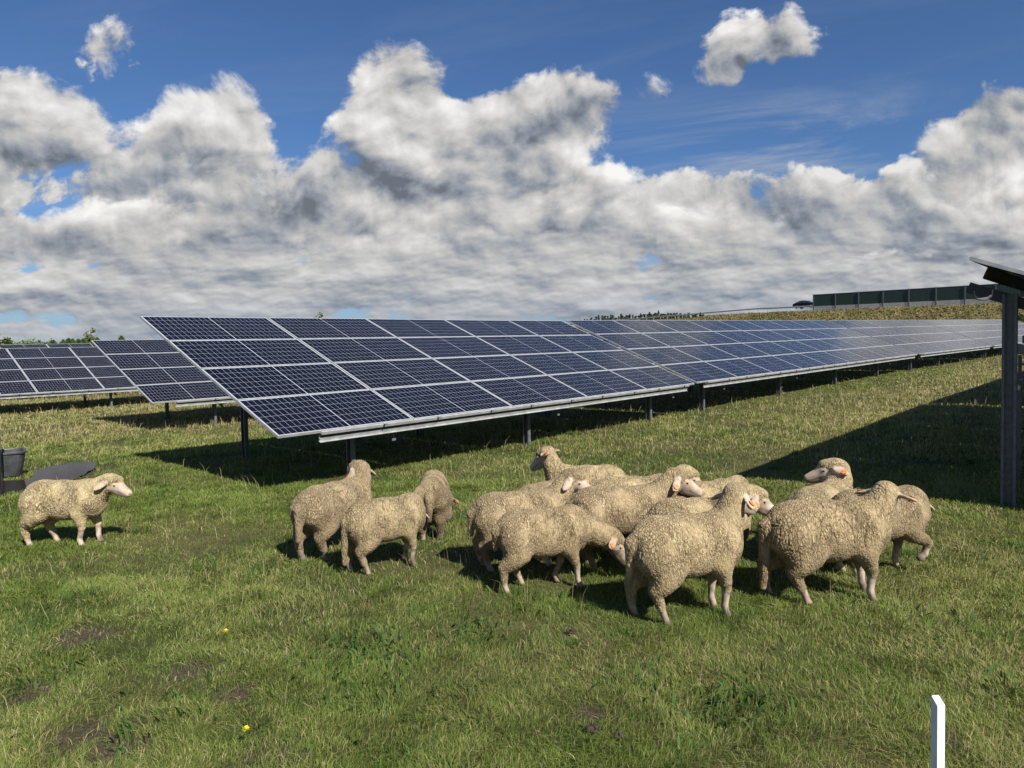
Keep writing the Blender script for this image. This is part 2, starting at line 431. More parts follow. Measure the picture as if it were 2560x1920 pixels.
def build_ground():
    xs = np.concatenate([-np.geomspace(3000, 30, 40), np.linspace(-28, -6.5, 60), np.linspace(-6.4, 6.4, 160), np.linspace(6.5, 90, 150), np.geomspace(95, 3000, 30)])
    ys = np.concatenate([np.linspace(-30, 1.5, 20), np.linspace(1.6, 9, 110), np.linspace(9.2, 45, 130), np.linspace(45.5, 215, 230), np.geomspace(220, 4000, 30)])
    X, Y = np.meshgrid(xs, ys); x, y = X.ravel(), Y.ravel()
    z = ground_z(x, y)
    pudd = in_poly(x, y, PUD, 0.0)
    z = np.where(pudd, z - 0.006, z)
    nx, ny = len(xs), len(ys)
    i = np.arange(nx * ny).reshape(ny, nx)
    f = np.stack([i[:-1, :-1], i[:-1, 1:], i[1:, 1:], i[1:, :-1]], -1).reshape(-1, 4)
    me = bpy.data.meshes.new('ground')
    me.from_pydata(np.stack([x, y, z], 1).tolist(), [], f.tolist())
    a = me.attributes.new('mud', 'FLOAT', 'POINT'); a.data.foreach_set('value', mud_at(x, y).astype(np.float32))
    rs, rn = road_coords(x, y)
    bank = sstep(rn, 30, 22) * (rn > -60)
    a = me.attributes.new('bank', 'FLOAT', 'POINT'); a.data.foreach_set('value', bank.astype(np.float32))
    me.polygons.foreach_set('use_smooth', [True] * len(f)); me.materials.append(M['ground'])
    tag(link_obj(bpy.data.objects.new('ground', me)), kind='structure')
build_ground()

def build_puddle():
    m, nt, b = new_mat('muddy_water')
    b.inputs['Base Color'].default_value = (0.022, 0.018, 0.017, 1); b.inputs['Roughness'].default_value = 0.05
    b.inputs['IOR'].default_value = 1.085
    bp = nt.nodes.new('ShaderNodeBump'); bp.inputs['Strength'].default_value = 0.06; bp.inputs['Distance'].default_value = 0.01
    nt.links.new(noise(nt, texco(nt, 'Object'), 14, 3).s, bp.inputs['Height']); nt.links.new(bp.outputs[0], b.inputs['Normal'])
    P = [Vector((p[0], p[1], 0)) for p in PUD]; pts = []
    n = len(P)
    for i in range(n):
        for t in np.linspace(0, 1, 6, endpoint=False):
            a, b_, c, d = P[i - 1], P[i], P[(i + 1) % n], P[(i + 2) % n]
            q = 0.5 * ((2 * b_) + (c - a) * t + (2 * a - 5 * b_ + 4 * c - d) * t * t + (3 * b_ - a - 3 * c + d) * t ** 3)
            pts.append((q.x + rng.normal(0, 0.012), q.y + rng.normal(0, 0.03), 0.001))
    me = bpy.data.meshes.new('puddle'); me.from_pydata(pts, [], [tuple(range(len(pts)))]); me.materials.append(m)
    o = link_obj(bpy.data.objects.new('puddle', me)); tag(o, kind='structure')
build_puddle()

# ------------------------------------------------------------------ solar tables
PW, PH = 2.168, 1.06
def module_meshes():
    L, H = 2.150, 1.045
    g = MB(); g.box(0.004, L - 0.004, 0.004, H - 0.004, 0.028, 0.0335, 0)
    g.m[0] = 1                                             # the underside is backsheet
    glass = g.mesh('solar_panel', [M['cells'], M['backsheet']])
    f = MB(); w, t = 0.012, 0.035
    f.box(0, L, 0, w, 0, t); f.box(0, L, H - w, H, 0, t); f.box(0, w, w, H - w, 0, t); f.box(L - w, L, w, H - w, 0, t)
    return glass, f.mesh('panel_frame', M['alu'])
GLASS, FRAME = module_meshes()
TABLES = []
def make_table(bl, tl, br, ncols, label, group, first_post=1.2, step=4.75, front_in=0.45, rear_out=0.55, rail_in=(0.62, 0.30), over=0.0, detail=True, posts=None):
    bl, tl, br = (np.array(q, float) for q in (bl, tl, br))
    a = br - bl; a /= np.linalg.norm(a)
    b = tl - bl; b = b - a * (a @ b); b /= np.linalg.norm(b)
    n = np.cross(a, b)
    base = np.array([bl[0], bl[1], gz(bl[0], bl[1])])
    root = empty('solar_table', base, label, 'solar table', group)
    o = bl - base                                          # local origin of the panel plane
    TABLES.append((bl, a, b, ncols))
    for c in range(ncols):
        for r in range(4):
            p = bpy.data.objects.new('solar_panel', GLASS)
            q = o + a * (c * PW + 0.009) + b * (r * PH + 0.007)
            jit = rng.normal(0, 0.0012, 2)
            aa = a + n * jit[0]; bb = b + n * jit[1]; aa /= np.linalg.norm(aa); bb = bb - aa * (aa @ bb); bb /= np.linalg.norm(bb); nn = np.cross(aa, bb)
            p.matrix_local = Matrix(((aa[0], bb[0], nn[0], q[0]), (aa[1], bb[1], nn[1], q[1]), (aa[2], bb[2], nn[2], q[2]), (0, 0, 0, 1)))
            link_obj(p, root)
            fr = bpy.data.objects.new('panel_frame', FRAME); link_obj(fr, p)
    Ltot = ncols * PW
    s0, s1 = rail_in[0], Ltot - rail_in[1]
    def P(s, t, k): return o + a * s + b * t + n * k
    def rail(t, front):
        m = MB()
        c = (s0 + s1) / 2; h = (s1 - s0) / 2
        if front:                                          # Z purlin along the low edge: lip, web, lower flange
            m.obox(P(c, -0.010, 0.006), a * h, b * 0.014, n * 0.020)
            m.obox(P(c, 0.030, -0.052), a * h, b * 0.004, n * 0.046, 1)
            m.obox(P(c, 0.006, -0.096), a * h, b * 0.004, n * 0.024)
            m.obox(P(c, 0.020, -0.080), a * h, b * 0.012, n * 0.004)
            m.obox(P(c, 0.000, -0.124), a * h, b * 0.022, n * 0.0035)
        else:
            m.obox(P(c, t, -0.065), a * h, b * 0.004, n * 0.062, 1)
            m.obox(P(c, t, -0.006), a * h, b * 0.045, n * 0.004, 1)
            m.obox(P(c, t - 0.03, -0.130), a * h, b * 0.026, n * 0.004, 1)
        m.build('front_purlin' if front else 'purlin', [M['alu'], M['dark_steel']], root)
    rail(0, True)
    for t in (1.06, 2.12, 3.18, 4.06): rail(t, False)
    if detail:                                             # two clamps under each bottom panel
        for c in range(ncols):
            for fx in (0.48, 1.64):
                if not s0 < c * PW + fx < s1: continue
                m = MB(); m.obox(P(c * PW + fx, -0.016, 0.030), a * 0.035, b * 0.014, n * 0.012); m.obox(P(c * PW + fx - 0.03, -0.030, 0.012), a * 0.010, b * 0.006, n * 0.022, 1)
                m.build('clamp', [M['alu'], M['black']], root)
    for s in (posts or np.arange(first_post, Ltot - 0.15, step)):
        m = MB(); k = -0.20                                # inclined rafter, a channel
        m.obox(P(s, 2.10 + over / 2, k - 0.055), a * 0.004, b * (2.0 + over / 2), n * 0.056)
        m.obox(P(s + 0.03, 2.10 + over / 2, k - 0.002), a * 0.03, b * (2.0 + over / 2), n * 0.004)
        m.obox(P(s + 0.03, 2.10 + over / 2, k - 0.108), a * 0.03, b * (2.0 + over / 2), n * 0.004)
        m.build('rafter', M['dark_steel'], root)
        for t, nm in ((front_in, 'front_post'), (4.24 - rear_out / 0.92, 'rear_post')):
            top = P(s - 0.05, t, k + 0.0)
            w = base + top; g = gz(w[0], w[1]) - 0.25 - base[2]
            m = MB()
            zc, hz = (top[2] + g) / 2, (top[2] - g) / 2
            ah = np.array([AH[0], AH[1], 0]); nh = np.array([NH[0], NH[1], 0])
            m.obox((top[0], top[1], zc), ah * 0.003, nh * 0.060, (0, 0, hz))            # web
            for sg in (-1, 1):
                m.obox(np.array([top[0], top[1], zc]) + nh * sg * 0.0615 - ah * 0.028, ah * 0.031, nh * 0.003, (0, 0, hz))
                m.obox(np.array([top[0], top[1], zc]) + nh * sg * 0.050 - ah * 0.058, ah * 0.003, nh * 0.010, (0, 0, hz - 0.002))
            m.build(nm, M['steel'], root)
        if detail:                                         # cable bracket beside each post
            m = MB(); q = P(s + 0.42, 0.10, -0.19)
            m.obox(q, a * 0.03, b * 0.02, n * 0.004); m.tube([q, q + np.array([0.01, -0.02, -0.09])], 0.007, 6)
            m.obox(q + np.array([0.015, -0.025, -0.105]), a * 0.035, b * 0.004, np.array([0, 0, 0.015]))
            m.build('cable_bracket', M['steel'], root)
    return root, P, base
def slope_of(a):                                           # the up-slope direction square to a row direction
    q = np.array([-a[1], a[0]]) / np.hypot(a[0], a[1]); return np.array([q[0] * 0.9212, q[1] * 0.9212, 0.3890])
def unit(*v): v = np.array(v, float); return v / np.linalg.norm(v)
ROWS = 'solar tables in rows across the meadow'
T1_BL = np.array([-2.8631, 8.6054, 0.7372]); T1_TL = T1_BL + 4 * PH * B0; A1 = A0
make_table(T1_BL, T1_TL, T1_BL + A1 * 5, 5, 'nearest long table of dark blue solar panels, its left end jutting over the sheep', ROWS, posts=(1.50, 5.35, 9.65))
A2 = unit(0.684, 0.729, 0.0190); A3 = unit(0.716, 0.698, 0.0190)
T2_BL = T1_BL + A1 * (5 * PW + 0.10) + np.array([0, 0, 0.02])
make_table(T2_BL, T2_BL + 4 * PH * slope_of(A2), T2_BL + A2, 9, 'second table of the near row, its glass reflecting blue sky', ROWS, first_post=1.25, rail_in=(0.42, 0.30))
T3_BL = T2_BL + A2 * (9 * PW + 0.22)
make_table(T3_BL, T3_BL + 4 * PH * slope_of(A3), T3_BL + A3, 6, 'pale reflecting solar table below the noise barrier, third along the near row', ROWS, first_post=0.5, step=4.2, rail_in=(0.35, 0.3))
T4_BL = T3_BL + A3 * (6 * PW + 0.22)
make_table(T4_BL, T4_BL + 4 * PH * slope_of(A3), T4_BL + A3, 12, 'farthest solar table of the near row, running behind the dark post at right', ROWS, first_post=0.5, rail_in=(0.35, 0.3), detail=False)
# second row, behind the near one
R2_BL = np.array([-8.9309, 17.5968, 0.6432])
make_table(R2_BL, R2_BL + 4 * PH * B0, R2_BL + A0, 5, 'solar table half hidden behind the near table, its left corner in view', ROWS, first_post=1.90)
R2b = R2_BL + A0 * (5 * PW + 0.1)
make_table(R2b, R2b + 4 * PH * B0, R2b + A2, 9, 'solar table hidden behind the long near row, glimpsed only under its edge', ROWS, detail=False)
# third row at the left edge
R3c = np.array([-16.8491, 25.2701, 0.6328]); A3r = np.array([0.6720, 0.7395, 0.0110]); A3r /= np.linalg.norm(A3r)
R3_BL = R3c - A3r * (2 * PW)
make_table(R3_BL, R3_BL + 4 * PH * B0, R3_BL + A3r, 5, 'solar table at the left edge of the photo above the trough', ROWS, first_post=2.2, rail_in=(0.1, 0.3))
# fourth row, only its top edge shows
R4c = at_y(226, 859.5, 40.0); R4_TL = R4c - A0 * (6 * PW); R4_BL = R4_TL - 4 * PH * B0
make_table(R4_BL, R4_TL, R4_BL + A0, 6, 'far solar table showing only its top strip above the left table', ROWS, detail=False)
# front row at the right edge: its shaded back faces the camera
TR_TL = at_y(2419.7, 648.6, 6.95); TR_BL = TR_TL - 4 * PH * B0
rt_root, RP, rt_base = make_table(TR_BL, TR_TL, TR_BL + A0, 5, 'solar table at right seen from its shaded back with thick dark post', ROWS, first_post=0.78, rear_out=0.34, rail_in=(0.05, 0.3), over=0.16)
TR2 = TR_BL + A0 * (5 * PW + 0.1)
make_table(TR2, TR2 + 4 * PH * slope_of(A2), TR2 + A2, 9, 'solar table farther along at the right edge, its long shadow on the grass', ROWS, rail_in=(0.3, 0.3), detail=False)

# ------------------------------------------------------------------ sheep: an implicit body turned into one mesh
class Field:
    """smooth union of ellipsoids and tapered capsules sampled on a grid"""
    def __init__(s, lo, hi, h):
        s.h = h; s.lo = np.array(lo, float); s.n = np.ceil((np.array(hi) - s.lo) / h).astype(int) + 1
        s.ax = [s.lo[i] + h * np.arange(s.n[i]) for i in range(3)]
        s.d = np.full(s.n, 0.25, np.float32)
        s.prims = []
    def _box(s, lo, hi):
        a = np.clip(np.floor((lo - s.lo) / s.h).astype(int), 0, s.n - 1); b = np.clip(np.ceil((hi - s.lo) / s.h).astype(int) + 1, 1, s.n)
        return tuple(slice(a[i], b[i]) for i in range(3))
    def _merge(s, sl, d, k):
        a = s.d[sl]
        h = np.clip(0.5 + 0.5 * (a - d) / k, 0, 1)
        s.d[sl] = a * (1 - h) + d * h - k * h * (1 - h)
    def _grid(s, sl):
        return np.meshgrid(s.ax[0][sl[0]], s.ax[1][sl[1]], s.ax[2][sl[2]], indexing='ij')
    @staticmethod
    def ell(X, Y, Z, c, r, Rm):
        q = np.stack([X - c[0], Y - c[1], Z - c[2]], -1) @ Rm
        q = q / np.array(r); k0 = np.sqrt((q ** 2).sum(-1)) + 1e-9; k1 = np.sqrt(((q / np.array(r)) ** 2).sum(-1)) + 1e-9
        return k0 * (k0 - 1) / k1
    @staticmethod
    def cap(X, Y, Z, a, b, ra, rb):
        a = np.array(a); ba = np.array(b) - a; L2 = (ba ** 2).sum()
        t = np.clip(((X - a[0]) * ba[0] + (Y - a[1]) * ba[1] + (Z - a[2]) * ba[2]) / L2, 0, 1)
        return np.sqrt((X - a[0] - t * ba[0]) ** 2 + (Y - a[1] - t * ba[1]) ** 2 + (Z - a[2] - t * ba[2]) ** 2) - (ra + (rb - ra) * t)
    def ellipsoid(s, c, r, k=0.04, Rm=np.eye(3), kind='wool'):
        c = np.array(c, float); m = max(r) + 0.12
        sl = s._box(c - m, c + m); G = s._grid(sl)
        s._merge(sl, s.ell(*G, c, r, Rm), k); s.prims.append((kind, lambda X, Y, Z: s.ell(X, Y, Z, c, r, Rm)))
    def capsule(s, a, b, ra, rb, k=0.03, kind='wool'):
        a, b = np.array(a, float), np.array(b, float); m = max(ra, rb) + 0.10
        sl = s._box(np.minimum(a, b) - m, np.maximum(a, b) + m); G = s._grid(sl)
        s._merge(sl, s.cap(*G, a, b, ra, rb), k); s.prims.append((kind, lambda X, Y, Z: s.cap(X, Y, Z, a, b, ra, rb)))
    def chain(s, pts, rs, k=0.03, kind='wool'):
        for i in range(len(pts) - 1): s.capsule(pts[i], pts[i + 1], rs[i], rs[i + 1], k, kind if isinstance(kind, str) else kind[i])
    def kindness(s, P, kinds, soft=0.012):
        """0..1 per point: how much it belongs to prims of the given kinds"""
        dm = {True: np.full(len(P), 1.0), False: np.full(len(P), 1.0)}
        for k, f in s.prims:
            b = k in kinds
            dm[b] = np.minimum(dm[b], f(P[:, 0], P[:, 1], P[:, 2]))
        return np.clip(0.5 + (dm[False] - dm[True]) / (2 * soft), 0, 1)
    def surface(s):
        """surface nets: one vertex per crossing cell, one quad per crossing edge"""
        D = s.d; neg = D < 0
        nx, ny, nz = D.shape
        cnt = np.zeros((nx - 1, ny - 1, nz - 1), np.float32); acc = np.zeros((nx - 1, ny - 1, nz - 1, 3), np.float32)
        quads = []
        off = [(0, 0, 0), (1, 0, 0), (0, 1, 0), (0, 0, 1), (1, 1, 0), (1, 0, 1), (0, 1, 1), (1, 1, 1)]
        for axis in range(3):
            e1, e2 = [q for q in range(3) if q != axis]
            sa = [slice(None)] * 3; sb = [slice(None)] * 3
            sa[axis] = slice(0, -1); sb[axis] = slice(1, None)
            A, B = D[tuple(sa)], D[tuple(sb)]
            cross = (A < 0) != (B < 0)
            I = np.argwhere(cross)
            t = A[cross] / (A[cross] - B[cross])
            pos = I.astype(np.float32); pos[:, axis] += t
            for o1 in (0, -1):
                for o2 in (0, -1):
                    J = I.copy(); J[:, e1] += o1; J[:, e2] += o2
                    ok = (J >= 0).all(1) & (J < np.array(cnt.shape)).all(1)
                    np.add.at(cnt, tuple(J[ok].T), 1); np.add.at(acc, tuple(J[ok].T), pos[ok])
            quads.append((axis, e1, e2, I, (A[cross] < 0)))
        cells = cnt > 0
        idx = np.full(cnt.shape, -1, np.int64); idx[cells] = np.arange(cells.sum())
        V = acc[cells] / cnt[cells][:, None] * s.h + s.lo
        F = []
        for axis, e1, e2, I, inside in quads:
            c = []
            for o1, o2 in ((0, 0), (-1, 0), (-1, -1), (0, -1)):
                J = I.copy(); J[:, e1] += o1; J[:, e2] += o2; c.append(idx[tuple(np.clip(J, 0, np.array(cnt.shape) - 1).T)])
            Q = np.stack(c, 1)
            flip = inside if axis != 1 else ~inside
            Q = np.where(flip[:, None], Q, Q[:, ::-1])
            F.append(Q)
        F = np.concatenate(F); F = F[(F >= 0).all(1)]
        return V, F

def rot_z(a): c, s_ = math.cos(a), math.sin(a); return np.array([[c, -s_, 0], [s_, c, 0], [0, 0, 1.0]])
def rot_y(a): c, s_ = math.cos(a), math.sin(a); return np.array([[c, 0, s_], [0, 1, 0], [-s_, 0, c]])
def rot_x(a): c, s_ = math.cos(a), math.sin(a); return np.array([[1, 0, 0], [0, c, -s_], [0, s_, c]])

def catmull2(V, F):
    """one linear subdivision with a smoothing pass (quads in, quads out)"""
    e = np.sort(np.concatenate([F[:, [0, 1]], F[:, [1, 2]], F[:, [2, 3]], F[:, [3, 0]]]), 1)
    key = e[:, 0] * len(V) + e[:, 1]
    u, inv = np.unique(key, return_inverse=True); inv = inv.reshape(4, -1).T
    E = np.stack([u // len(V), u % len(V)], 1)
    fc = V[F].mean(1); em = V[E].mean(1)
    n = len(V); ne = len(E)
    ef = np.zeros((ne, 3)); ec = np.zeros(ne)
    for j in range(4): np.add.at(ef, inv[:, j], fc); np.add.at(ec, inv[:, j], 1)
    ep = (em + ef / np.maximum(ec, 1)[:, None]) / 2
    vf = np.zeros((n, 3)); vc = np.zeros(n); ve = np.zeros((n, 3)); vec = np.zeros(n)
    for j in range(4): np.add.at(vf, F[:, j], fc); np.add.at(vc, F[:, j], 1)
    for j in range(2): np.add.at(ve, E[:, j], em); np.add.at(vec, E[:, j], 1)
    vc = np.maximum(vc, 1)[:, None]; vec = np.maximum(vec, 1)[:, None]
    vp = (vf / vc + 2 * ve / vec + V * (vc - 3)) / vc
    f0, f1, f2, f3 = F.T; e0, e1, e2, e3 = (inv[:, j] + n for j in range(4)); c = np.arange(len(F)) + n + ne
    NF = np.concatenate([np.stack(q, 1) for q in ((f0, e0, c, e3), (f1, e1, c, e0), (f2, e2, c, e1), (f3, e3, c, e2))])
    return np.concatenate([vp, ep, fc]), NF
def vnormals(V, F):
    fn = np.cross(V[F[:, 2]] - V[F[:, 0]], V[F[:, 3]] - V[F[:, 1]])
    N = np.zeros_like(V)
    for j in range(4): np.add.at(N, F[:, j], fn)
    return N / (np.linalg.norm(N, axis=1)[:, None] + 1e-12)

def sheep_materials():
    m, nt, b = new_mat('fleece_and_skin')
    def attr(n):
        a = nt.nodes.new('ShaderNodeAttribute'); a.attribute_name = n; return S(nt, a.outputs['Fac'])
    wool, crack, dirt, pink = attr('wool'), attr('crack'), attr('dirt'), attr('pink')
    p = texco(nt, 'Object')
    info = nt.nodes.new('ShaderNodeObjectInfo'); rnd = S(nt, info.outputs['Random'])
    n1 = noise(nt, p, 7, 5, 0.6); n2 = noise(nt, p, 60, 4, 0.6); n3 = noise(nt, p, 190, 3, 0.65)
    X, Y, Z = sep(nt, p)
    w1, w2 = noise(nt, p, 13, 3), noise(nt, comb(nt, X + 3.0, Y, Z), 13, 3)
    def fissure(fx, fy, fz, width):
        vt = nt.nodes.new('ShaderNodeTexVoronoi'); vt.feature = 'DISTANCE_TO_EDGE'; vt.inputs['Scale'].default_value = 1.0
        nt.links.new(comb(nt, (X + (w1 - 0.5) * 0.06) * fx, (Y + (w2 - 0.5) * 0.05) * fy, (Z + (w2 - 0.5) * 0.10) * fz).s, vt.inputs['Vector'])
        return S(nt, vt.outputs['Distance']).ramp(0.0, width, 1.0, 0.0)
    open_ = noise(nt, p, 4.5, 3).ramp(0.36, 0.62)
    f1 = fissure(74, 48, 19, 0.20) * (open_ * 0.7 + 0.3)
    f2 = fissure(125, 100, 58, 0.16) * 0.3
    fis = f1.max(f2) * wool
    c = mixc(nt, n1.ramp(0.3, 0.7), (0.52, 0.40, 0.225, 1), (0.68, 0.54, 0.325, 1))
    c = mixc(nt, n2.ramp(0.35, 0.7) * 0.6, c, (0.45, 0.34, 0.185, 1))
    pa = nt.nodes.new('ShaderNodeAttribute'); pa.attribute_type = 'OBJECT'; pa.attribute_name = 'pale'
    c = mixc(nt, rnd * 0.5, c, (0.40, 0.315, 0.20, 1))
    c = mixc(nt, S(nt, pa.outputs['Fac']), c, mixc(nt, n2.ramp(0.3, 0.7), (0.56, 0.44, 0.235, 1), (0.74, 0.61, 0.36, 1)))
    c = mixc(nt, fis * 0.80, c, (0.085, 0.056, 0.028, 1))  # shade inside the fine fissures, painted into the fleece colour
    c = mixc(nt, crack * 0.80, c, (0.075, 0.050, 0.025, 1))  # shade down in the wool cracks painted as dark colour, plus the back smear
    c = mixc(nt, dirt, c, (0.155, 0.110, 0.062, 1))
    sk = mixc(nt, n1.ramp(0.35, 0.7), (0.40, 0.31, 0.235, 1), (0.54, 0.45, 0.365, 1))
    sk = mixc(nt, pink, sk, (0.47, 0.325, 0.25, 1))
    sk = mixc(nt, n2.ramp(0.5, 0.75) * 0.5, sk, (0.30, 0.23, 0.165, 1))
    sk = mixc(nt, dirt, sk, (0.13, 0.10, 0.075, 1))
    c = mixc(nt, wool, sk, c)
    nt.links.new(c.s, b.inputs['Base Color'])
    b.inputs['Roughness'].default_value = 0.95; b.inputs['Specular IOR Level'].default_value = 0.08
    b.inputs['Sheen Weight'].default_value = 0.12; b.inputs['Sheen Roughness'].default_value = 0.6
    b.inputs['Sheen Tint'].default_value = (1.0, 0.88, 0.68, 1)
    bp = nt.nodes.new('ShaderNodeBump'); bp.inputs['Strength'].default_value = 1.0; bp.inputs['Distance'].default_value = 0.006
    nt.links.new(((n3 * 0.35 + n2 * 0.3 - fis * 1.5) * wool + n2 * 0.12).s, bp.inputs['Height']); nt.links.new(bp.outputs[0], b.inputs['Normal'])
    M['sheep'] = m
sheep_materials()

def make_sheep(px, py, heading, label, size=1.0, head=(0.52, 0.0, 0.80), yaw=0, pitch=18, roll=0, legs=None, tail=0.36, bend=0.0, seed=0, tags=(1,), depth=None, L=0.90, fat=1.0, grime=0.25, ears=(0, 0), pale=0.0, marked=False, stained=False):
    """px, py: the ground point below the middle of the body, in the 2212-wide view of the photo; heading in degrees from +X"""
    p0 = at_z(px * 1.1573, py * 1.1573, 0.0) if depth is None else at_y(px * 1.1573, 960, depth)
    x0, y0 = p0[0], p0[1]
    F = Field((-0.68, -0.46, -0.02), (0.92, 0.46, 1.14), 0.0105)
    rg = np.random.default_rng(100 + seed)
    bx = lambda x: bend * x * x * np.sign(x)                       # the spine bows sideways
    f = fat * 0.94
    # trunk
    F.ellipsoid((-0.02, bx(-0.02), 0.475), (0.35, 0.168 * f, 0.200), 0.05)
    F.ellipsoid((-0.25, bx(-0.25), 0.505), (0.200, 0.150 * f, 0.175), 0.05)
    F.ellipsoid((-0.36, bx(-0.36), 0.485), (0.105, 0.128 * f, 0.150), 0.05)
    F.ellipsoid((0.24, bx(0.24), 0.480), (0.190, 0.150 * f, 0.200), 0.06)
    F.ellipsoid((0.36, bx(0.36), 0.455), (0.095, 0.115, 0.160), 0.06)
    F.ellipsoid((0.00, bx(0.0), 0.390), (0.26, 0.145 * f, 0.125), 0.06)
    # neck and head
    H = np.array(head, float)
    Rh = rot_z(R(yaw)) @ rot_y(R(pitch)) @ rot_x(R(roll))
    hp = lambda x, y, z: H + Rh @ (np.array([x, y, z]) * 1.12)
    nb = np.array([0.31, bx(0.31), 0.545])
    back = hp(-0.055, 0, 0.005)
    mid = (nb + back) / 2 + np.array([0.02, 0, 0.0])
    F.chain([nb, mid, back], [0.135, 0.098, 0.082], 0.05)
    F.capsule(nb + np.array([0.05, 0, -0.08]), hp(-0.04, 0, -0.04), 0.100, 0.060, 0.05)
    F.ellipsoid(hp(-0.01, 0, 0.028), (0.096, 0.086, 0.078), 0.025, Rh)                       # woolly poll
    F.ellipsoid(hp(0.045, 0, 0.055), (0.060, 0.068, 0.042), 0.02, Rh)                       # topknot over the brow
    F.ellipsoid(hp(-0.03, 0, -0.035), (0.075, 0.074, 0.070), 0.025, Rh)
    F.ellipsoid(hp(0.035, 0, -0.005), (0.102, 0.068, 0.074), 0.02, Rh, 'face')
    F.capsule(hp(0.075, 0, -0.008), hp(0.190, 0, -0.040), 0.060, 0.039, 0.02, 'face')       # muzzle
    F.capsule(hp(0.060, 0, -0.050), hp(0.175, 0, -0.062), 0.040, 0.024, 0.02, 'face')       # lower jaw
    for sg in (-1, 1):
        F.ellipsoid(hp(0.062, sg * 0.050, 0.012), (0.026, 0.014, 0.019), 0.012, Rh, 'face') # brow around the eye
        F.ellipsoid(hp(0.198, sg * 0.014, -0.032), (0.016, 0.012, 0.014), 0.01, Rh, 'nose')
        Re = Rh @ rot_x(R(sg * (-46 - ears[0]))) @ rot_z(R(sg * (14 + ears[1])))
        F.ellipsoid(hp(-0.012, sg * 0.070, 0.020) + Re @ np.array([0, sg * 0.064, 0.0]), (0.037, 0.076, 0.0135), 0.012, Re, 'ear')
        F.capsule(hp(-0.010, sg * 0.055, 0.020), hp(-0.012, sg * 0.078, 0.020), 0.020, 0.020, 0.012, 'ear')
    # legs
    legs = legs or {}
    dflt = dict(fl=(0.02, 0), fr=(-0.02, 0), hl=(0.0, 0), hr=(0.03, 0))
    feet = []
    for nm in ('fl', 'fr', 'hl', 'hr'):
        dx, lift = legs.get(nm, dflt[nm])[:2]
        sg = 1 if nm[1] == 'l' else -1
        if nm[0] == 'f':
            x = 0.255; y = bx(x) + sg * 0.095
            hoof = np.array([x + dx + 0.005, y - sg * 0.005, 0.012 + lift])
            fet = hoof + np.array([-0.018, 0, 0.062])
            if lift > 0.05:                                        # lifted: knee forward, cannon folded back
                knee = np.array([x + dx * 0.3 + 0.11, y, 0.245]); fet = np.array([x + dx + 0.01, y, 0.115 + lift * 0.4]); hoof = fet + np.array([-0.045, 0, -0.05])
            else:
                knee = np.array([x + dx * 0.55 + 0.012, y, 0.20 + lift * 0.5])
            elb = np.array([x - 0.025 + dx * 0.2, y, 0.335]); sh = np.array([x + 0.045, y * 0.9, 0.46])
            F.chain([sh, elb], [0.095, 0.074], 0.05)
            F.chain([elb, elb * 0.35 + knee * 0.65], [0.078, 0.052], 0.03)
            F.chain([elb * 0.35 + knee * 0.65, knee], [0.047, 0.036], 0.015)
            F.chain([knee, fet], [0.032, 0.0245], 0.015, 'leg')
        else:
            x = -0.32; y = bx(x) + sg * 0.098
            hoof = np.array([x + dx + 0.010, y - sg * 0.005, 0.012 + lift])
            fet = hoof + np.array([-0.024, 0, 0.068])
            hock = np.array([x + dx * 0.62 - 0.060, y, 0.225 + lift * 0.6])
            stif = np.array([x + 0.095 + dx * 0.35, y * 1.02, 0.345]); hip = np.array([x + 0.0, y * 0.85, 0.48])
            F.chain([hip, stif], [0.120, 0.098], 0.05)
            F.chain([hip + np.array([-0.04, 0, -0.05]), hock * 0.45 + stif * 0.55], [0.110, 0.084], 0.05)
            F.chain([stif, hock * 0.75 + stif * 0.25], [0.094, 0.070], 0.04)
            F.chain([hock * 0.75 + stif * 0.25, hock], [0.064, 0.049], 0.02)
            F.chain([hock, hock * 0.30 + fet * 0.70], [0.049, 0.038], 0.015, 'wool')
            F.chain([hock * 0.30 + fet * 0.70, fet], [0.031, 0.026], 0.012, 'leg')
        F.chain([fet, hoof + np.array([0, 0, 0.018])], [0.025, 0.027], 0.012, 'leg')
        for q in (-1, 1):
            F.capsule(hoof + np.array([-0.006, q * 0.010, 0.010]), hoof + np.array([0.026, q * 0.012, 0.004]), 0.017, 0.012, 0.006, 'hoof')
    if tail:
        tx = -0.455; ty = bx(tx)
        F.chain([(tx + 0.06, ty, 0.575), (tx - 0.025, ty, 0.50), (tx - 0.040, ty + 0.01, 0.62 - tail)], [0.048, 0.050, 0.026], 0.03)
    V, Q = F.surface()
    wool0 = 1 - F.kindness(V, {'face', 'leg', 'ear', 'nose', 'hoof'}, 0.010)
    V, Q = catmull2(V.astype(float), Q)
    N = vnormals(V, Q)
    wool = 1 - F.kindness(V, {'face', 'leg', 'ear', 'nose', 'hoof'}, 0.008)
    wool = wool * sstep(V[:, 2], 0.06, 0.12)
    # fleece: fissures that open across the body, finer curls on the legs, poll and neck
    o = np.array([seed * 3.1, seed * 1.7, 0.0])
    wv = np.stack([vnoise(V * 9 + o, 3) - 0.5, vnoise(V * 9 + o, 4) - 0.5, vnoise(V * 9 + o, 5) - 0.5], 1)
    Wp = V + wv * 0.055
    flat = np.clip(np.abs(N[:, 2]), 0, 1)
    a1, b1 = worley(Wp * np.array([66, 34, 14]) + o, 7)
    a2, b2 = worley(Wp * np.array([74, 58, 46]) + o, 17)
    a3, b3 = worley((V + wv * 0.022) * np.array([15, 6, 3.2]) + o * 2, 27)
    ck1 = 1 - sstep(b1 - a1, 0.0, 0.16); ck2 = 1 - sstep(b2 - a2, 0.0, 0.22); ck3 = 1 - sstep(b3 - a3, 0.0, 0.075)
